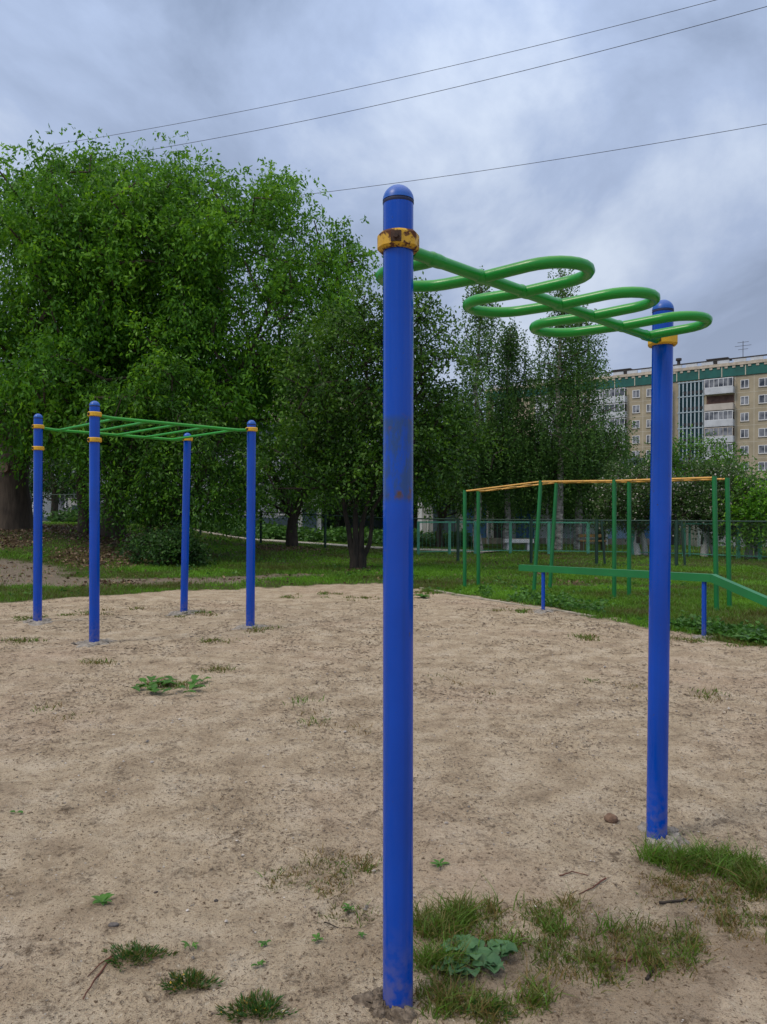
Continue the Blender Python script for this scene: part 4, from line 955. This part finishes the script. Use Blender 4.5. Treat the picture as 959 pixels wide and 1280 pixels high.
patch_tufts(560, 1215, 40, 60, 18, .03, .3, 12, .04)
patch_tufts(890, 1110, 90, 40, 50, .022, .1, 10, .04)
patch_tufts(830, 1180, 60, 32, 36, .05, .42, 18)
patch_tufts(560, 1250, 30, 26, 18, .06, .45, 18)
patch_tufts(610, 1262, 30, 16, 12, .05, .5, 16)
patch_tufts(670, 1250, 22, 20, 10, .05, .45, 16)
patch_tufts(840, 1075, 26, 16, 20, .085, .72, 26)
patch_tufts(895, 1075, 45, 12, 28, .08, .75, 26)
patch_tufts(890, 1105, 75, 28, 34, .035, .25, 18)
patch_tufts(945, 1100, 30, 20, 24, .07, .6, 22)
patch_tufts(930, 1150, 50, 30, 24, .04, .3, 16)
patch_tufts(420, 1090, 46, 30, 34, .035, .35, 12)
patch_tufts(345, 1100, 40, 12, 10, .03, .3, 9)
patch_tufts(440, 1140, 30, 8, 7, .03, .5, 12)
for px, py, rx, ry, n_ in ((210, 858, 34, 5, 14), (737, 798, 14, 3, 6), (322, 788, 24, 4, 10), (272, 802, 14, 2, 5), (130, 828, 20, 2, 4), (25, 802, 30, 3, 6), (250, 770, 30, 3, 6), (280, 838, 20, 2, 4), (60, 772, 40, 4, 8), (520, 745, 40, 5, 14), (430, 745, 80, 5, 20), (150, 765, 60, 5, 10), (930, 805, 30, 6, 26), (860, 800, 20, 2, 6), (640, 765, 30, 3, 8), (560, 860, 60, 20, 4), (370, 900, 100, 30, 5), (800, 860, 90, 20, 5), (30, 900, 60, 20, 4)):
    patch_tufts(px, py, rx, ry, n_, .06, .45, 16, .06)
n = len(TX); blades('grass', np.array(TX), np.array(TY), np.array(TH), rg.uniform(.0028, .0064, n)*np.clip(np.array(TY)/4, 1, 3), np.array(TT), M['drygrass'], rg, .8, 'sparse tufts of grass growing through the sand')

# broad leaved ground cover (beyond the fence, along the lawn edge)
def cover(name, label, x, y, hgt, L_, m, rg, k=5):
    n = len(x); X_ = np.repeat(x, k)+rg.normal(size=n*k)*L_*.5; Y_ = np.repeat(y, k)+rg.normal(size=n*k)*L_*.5; Z_ = gz(X_, Y_)+np.repeat(hgt, k)*rg.uniform(.2, 1, n*k)
    a = unit(np.stack([rg.normal(size=n*k), rg.normal(size=n*k), rg.uniform(-.5, .6, n*k)], 1)); c_ = np.stack([X_, Y_, Z_], 1)
    o = leaves_mesh(name, c_, a, L_, L_*.6, .45+rg.normal(size=n*k)*.2, m, None, rg); tag(o, label, None, None, 'stuff')
xx, yy, hh = [], [], []
x, y = scatter(9000, -16, 4, 34.2, 45, rg); keep = (y > 46-(x+16)*.95*0-9.5-(x+16)*.12) & (fbm(x, y, 2, 3, 3) > .42); x, y = x[keep], y[keep]
cover('ground_cover', 'broad leaved weeds growing beyond the dark fence', x, y, rg.uniform(.2, .65, len(x)), .26, M['weed'], rg, 5)
pts_ = []
for k in range(900):
    px = rg.uniform(600, 959); py = np.interp(px, [520, 640, 700, 800, 959], [736, 756, 764, 782, 808])-abs(rg.normal())*7-2
    if vnoise(np.array([px]), np.array([py]), 26, 3)[0] > .45: p = G(px, py); pts_.append((p.x, p.y))
pa = np.array(pts_); cover('weeds', 'low leafy weeds along the edge of the lawn', pa[:, 0], pa[:, 1], rg.uniform(.03, .13, len(pa)), .075, M['weed'], rg, 6)
x, y = scatter(500, -12, 9, 13, 24, rg); g, tr, li = masks(x, y); keep = (g > .8) & (tr < .2) & (fbm(x, y, 1.8, 2, 77) > .56)
cover('weeds', 'scattered leafy weeds in the lawn', x[keep], y[keep], rg.uniform(.03, .12, keep.sum()), .08, M['weed'], rg, 5)
# leaf litter
x, y = scatter(60000, -15, 6, 15, 32, rg); g, tr, li = masks(x, y); keep = rg.random(len(x)) < li*g*.8+.02*g+tr*.05; x, y = x[keep], y[keep]; n = len(x)
a = unit(np.stack([rg.normal(size=n), rg.normal(size=n), rg.normal(size=n)*.25], 1)); o = leaves_mesh('leaf_litter', np.stack([x, y, gz(x, y)+rg.uniform(.005, .03, n)], 1), a, .09, .06, rg.random(n), M['litter'], None, rg); tag(o, 'fallen brown leaves under the trees', None, None, 'stuff')
# dry bits and pebbles on the sand
n = 70000; y = rg.uniform(.08, 1, n)**1.7*12+1.2; x = rg.uniform(-1, 1, n)*(y*.56+.3); g, tr, li = masks(x, y); cl_ = fbm(x, y, .5, 3, 51); keep = (g < .4) & (rg.random(n) < np.clip((cl_-.35)*3, .08, 1)); x, y = x[keep], y[keep]; n = len(x)
a = unit(np.stack([rg.normal(size=n), rg.normal(size=n), rg.normal(size=n)*.12], 1)); sz = rg.uniform(.4, 1.3, n)
nn = unit(np.cross(a, np.array([0, 0, 1.0]))); c_ = np.stack([x, y, gz(x, y)+.004], 1); ln = (rg.uniform(.006, .028, n)*np.clip(y/3, .8, 2.6))[:, None]; wd = (rg.uniform(.0006, .002, n)*np.clip(y/2.5, .8, 4))[:, None]
upv = np.array([0, 0, 1.0])
V_ = np.stack([c_-a*ln/2, c_+nn*wd+upv*wd, c_+a*ln/2, c_-nn*wd+upv*.2*wd], 1); o = fastmesh('debris', V_, 4, M['debris'], None, rg.random(n)); tag(o, 'tiny dry stalks and bits strewn over the sand', None, None, 'stuff')
# pebbles: small lumps
n = 2600; y = rg.uniform(.2, 1, n)**1.5*9+1.2; x = rg.uniform(-1, 1, n)*(y*.56+.3); r_ = rg.uniform(.002, .0065, n)*np.clip(y/3, .8, 1.6)*np.where(rg.random(n) < .04, 2.0, 1)
ico = np.array([(0, 0, 1), (.9, 0, .3), (.28, .85, .3), (-.73, .53, .3), (-.73, -.53, .3), (.28, -.85, .3), (0, 0, -.4)]); fi = [(0, 1, 2), (0, 2, 3), (0, 3, 4), (0, 4, 5), (0, 5, 1)]+[(6, 2, 1), (6, 3, 2), (6, 4, 3), (6, 5, 4), (6, 1, 5)]
vv = ico[None]*r_[:, None, None]*np.array([1, 1, .7])*rg.uniform(.7, 1.3, (n, 7, 1)); ang_ = rg.uniform(0, 6.28, n); ca, sa = np.cos(ang_)[:, None], np.sin(ang_)[:, None]
vx = vv[..., 0]*ca-vv[..., 1]*sa*.7; vy = vv[..., 0]*sa+vv[..., 1]*ca*.7; vv = np.stack([vx+x[:, None], vy+y[:, None], vv[..., 2]+(gz(x, y)+r_*.2)[:, None]], -1)
V_ = vv[:, np.array(fi)].reshape(-1, 3, 3); o = fastmesh('pebbles', V_, 3, M['pebble'], None, np.repeat(rg.random(n)**1.5, 10)); tag(o, 'small pebbles and crumbs scattered on the sand', None, None, 'stuff')

# ---------------------------------------------------------------- individual plants, stones and sticks
def rosette(name, label, px, py, n, L_, W_, m, seed, rise=.5, curl=.7, group=None, crinkle=.1, cat='weed', offs=.12):
    rr = random.Random(seed); c = G(px, py); c.z = gzs(c.x, c.y); V = []; Fc = []; T_ = []
    for i in range(n):
        a = 2*math.pi*i/n+rr.uniform(-.4, .4); l = L_*rr.uniform(.6, 1.1); w = W_*rr.uniform(.7, 1.1); ri = rise*rr.uniform(.5, 1.4); d = Vector((math.cos(a), math.sin(a), 0)); s = Vector((-d.y, d.x, 0)); base = len(V); ns_ = 7
        off_ = Vector((rr.uniform(-1, 1), rr.uniform(-1, 1), 0))*L_*offs
        for k in range(ns_+1):
            f = k/ns_; wid = w*math.sin(math.pi*min(1, f*.92+.08))**.8*(1 if f > .25 else f/.25*.8+.15); zz = l*(ri*f-curl*f*f*ri)+.006
            p = c+off_+d*l*f*(1-.2*ri)+Vector((0, 0, zz)); 
            for q_ in (-1, -.5, 0, .5, 1): V.append(p+s*wid*q_/2+Vector((0, 0, abs(q_)*wid*.16+crinkle*wid*rr.uniform(-.6, .6))))
        for k in range(ns_):
            for j in range(4): Fc.append((base+5*k+j, base+5*k+j+1, base+5*k+6+j, base+5*k+5+j)); T_.append(min(1, max(0, .5+rr.uniform(-.25, .25))) if j == 0 and k == 0 else T_[-1])
    me_ = bpy.data.meshes.new(name); me_.from_pydata([tuple(v_) for v_ in V], [], Fc); me_.update(); me_.materials.append(M[m]); me_.shade_smooth()
    at_ = me_.attributes.new('tint', 'FLOAT', 'FACE'); at_.data.foreach_set('value', T_)
    o = bpy.data.objects.new(name, me_); C.objects.link(o); return tag(o, label, cat, group)
rosette('burdock', 'large crinkled grey green burdock right of the near post base', 597, 1200, 38, .078, .058, 'burdock', 2, .9, .7, crinkle=.2, cat='plant', offs=1.15)
rosette('dandelion_leaves', 'bright green leaf rosette on bare sand at lower left', 127, 1133, 9, .062, .02, 'weed', 3, .7)
rosette('weed', 'small dark sprig between the two left grass clumps', 240, 1183, 7, .05, .010, 'weed', 4, .9)
rosette('weed', 'small leafy sprout, upper of the pair left of the near post', 330, 1181, 6, .032, .014, 'weed', 5, .8)
rosette('weed', 'small leafy sprout, lower of the pair left of the near post', 324, 1208, 6, .032, .012, 'weed', 6, .8)
rosette('weed', 'bright small weed midway between the sprout pair and the near post', 397, 1179, 7, .034, .012, 'weed', 7, .8)
rosette('weed', 'tiny green weed closest to the left side of the near post', 452, 1173, 5, .026, .010, 'weed', 8, .6)
rosette('weed', 'small weed in thin grass left of the near post', 437, 1140, 7, .04, .014, 'weed', 9, .8)
rosette('weed', 'small flat green weed on sand just right of the near post', 550, 1084, 6, .055, .018, 'weed', 10, .5)
rosette('weed', 'big leafy weed clump on the sand in front of the monkey bars', 208, 861, 34, .15, .075, 'weed', 12, .5, crinkle=.15, offs=1.7)
rosette('weed', 'leafy weed clump beside the balance beam post at right', 938, 803, 16, .22, .10, 'weed', 14, .7)
rosette('weed', 'leafy weed in the sand edge between the near post and the kerb', 528, 748, 10, .2, .10, 'weed', 15, .6)
def clump(label, px, py, r, h, seed, flowers):
    rg_ = np.random.default_rng(seed); c = G(px, py); root = empty('grass_clump', (c.x, c.y, 0), label, 'plant', 'leafy clumps on the sand')
    n = {1: 430, 2: 260, 3: 480, 4: 200}[seed]; a = rg_.uniform(0, 6.28, n); q_ = rg_.random(n)**.6*r*(1+.3*np.sin(a*3+seed)+.2*np.sin(a*7+seed)); x = c.x+q_*np.cos(a)*1.35; y = c.y+q_*np.sin(a)*.8; zz = gz(x, y)
    ax = unit(np.stack([np.cos(a)*q_/r*.9+rg_.normal(size=n)*.35, np.sin(a)*q_/r*.9+rg_.normal(size=n)*.35, rg_.uniform(.3, 1, n)], 1))
    c_ = np.stack([x, y, zz+rg_.uniform(0, .4, n)*h], 1)
    leaves_mesh('leaves', c_, ax, h*.6, .005, .12+rg_.normal(size=n)*.22, M['weed'], root, rg_)
    n2 = 330; pk = rg_.choice(n, n2); leaves_mesh('dry_blades', c_[pk], unit(ax[pk]+rg_.normal(size=(n2, 3))*.5), h*.7, .003, rg_.random(n2)*.6, M['drygrass'], root, rg_)
    if flowers:
        k_ = flowers*5; pk = rg_.choice(n, k_); leaves_mesh('yellow_leaves', c_[pk]+np.array([0, 0, h*.3]), unit(ax[pk]+rg_.normal(size=(k_, 3))), .011, .006, rg_.random(k_), M['petal'], root, rg_)
clump('low dark green clump with two red brown twigs beside it', 168, 1195, .07, .03, 1, 0)
clump('dark green clump with yellowed leaves, middle of the lower left', 236, 1230, .05, .036, 2, 3)
clump('green clump with yellowed leaves at the bottom picture edge', 322, 1264, .065, .036, 3, 4)
clump('small leafy clump at the bottom right of the near post', 612, 1266, .045, .03, 4, 0)
def twig(label, pxy, r_, m='twig', z=.006):
    pts_ = []
    for px, py in pxy: p = G(px, py); p.z = gzs(p.x, p.y)+z; pts_.append(p)
    fin = []
    for a, b in zip(pts_[:-1], pts_[1:]):
        for k in range(4): fin.append(a.lerp(b, k/4)+Vector((random.uniform(-1, 1), random.uniform(-1, 1), random.uniform(-.3, .6)))*r_*.8)
    fin.append(pts_[-1]); r_ *= 1.0; mb = MB(); mb.tube(fin, [r_*(1-.6*k/len(fin)) for k in range(len(fin))], 7); o = mb.build('twig', M[m], None, True); tag(o, label, 'twig')
twig('long red brown twig leaning out of the lower left clump', [(140, 1196), (122, 1222), (104, 1251)], .0042)
twig('shorter twig above the long red brown one at lower left', [(140, 1194), (124, 1205), (110, 1222)], .003)
twig('thin reddish twig lying left of the right post tuft', [(757, 1100), (740, 1111), (724, 1117)], .0035)
twig('black stick lying in dry grass below the right post', [(824, 1128), (845, 1127), (866, 1123)], .0065, 'stick')
twig('thin brown twig on the sand between the two near posts', [(700, 1098), (715, 1092), (735, 1096)], .003)
twig('dark stick in the thin grass at lower right', [(808, 1222), (814, 1214), (822, 1206)], .0055, 'stick')
twig('short pale twig among the grass right of the burdock', [(768, 1198), (785, 1199), (797, 1197)], .005)
twig('thin dark twig in the sand left of the near post', [(405, 1154), (425, 1157), (447, 1163)], .0025, 'stick')
def stone(label, px, py, r_, col, seed, flat=.6):
    rr = random.Random(seed); c = G(px, py); c.z = gzs(c.x, c.y)+r_*flat*.5; V = []; Fc = []; n, m_ = 12, 8
    for i in range(m_+1):
        th = math.pi*i/m_
        for k in range(n):
            a = 2*math.pi*k/n; q_ = r_*(1+.16*math.sin(2*a+seed)+.08*rr.uniform(-1, 1)); V.append(c+Vector((q_*1.25*math.sin(th)*math.cos(a), q_*.8*math.sin(th)*math.sin(a), q_*flat*math.cos(th))))
    for i in range(m_):
        for k in range(n): Fc.append((i*n+k, (i+1)*n+k, (i+1)*n+(k+1) % n, i*n+(k+1) % n))
    o = newmesh('stone', V, Fc, mat('stone_'+str(seed)+'_rock', col, .9, .3, 40, .5, 90), None, True); tag(o, label, 'stone')
stone('dark grey pebble below the green leaf rosette', 142, 1156, .014, (.12, .11, .11), 1)
stone('white chip of stone right of the burdock', 681, 1247, .009, (.6, .58, .55), 2)
stone('white pebble near the clump at the bottom edge', 355, 1264, .009, (.55, .53, .5), 3)
stone('brown broken clod left of the right post base', 764, 1026, .03, (.16, .10, .07), 4, .8)
stone('small dark pebble above the pair of sprouts', 270, 1125, .008, (.07, .06, .06), 5)
stone('small dark clod on the sand above centre left', 195, 1121, .007, (.09, .07, .06), 6)
rosette('fallen_leaf', 'single dark green fallen leaf near the left edge of the sand', 20, 1022, 2, .05, .03, 'weed', 21, .3, cat='leaf')
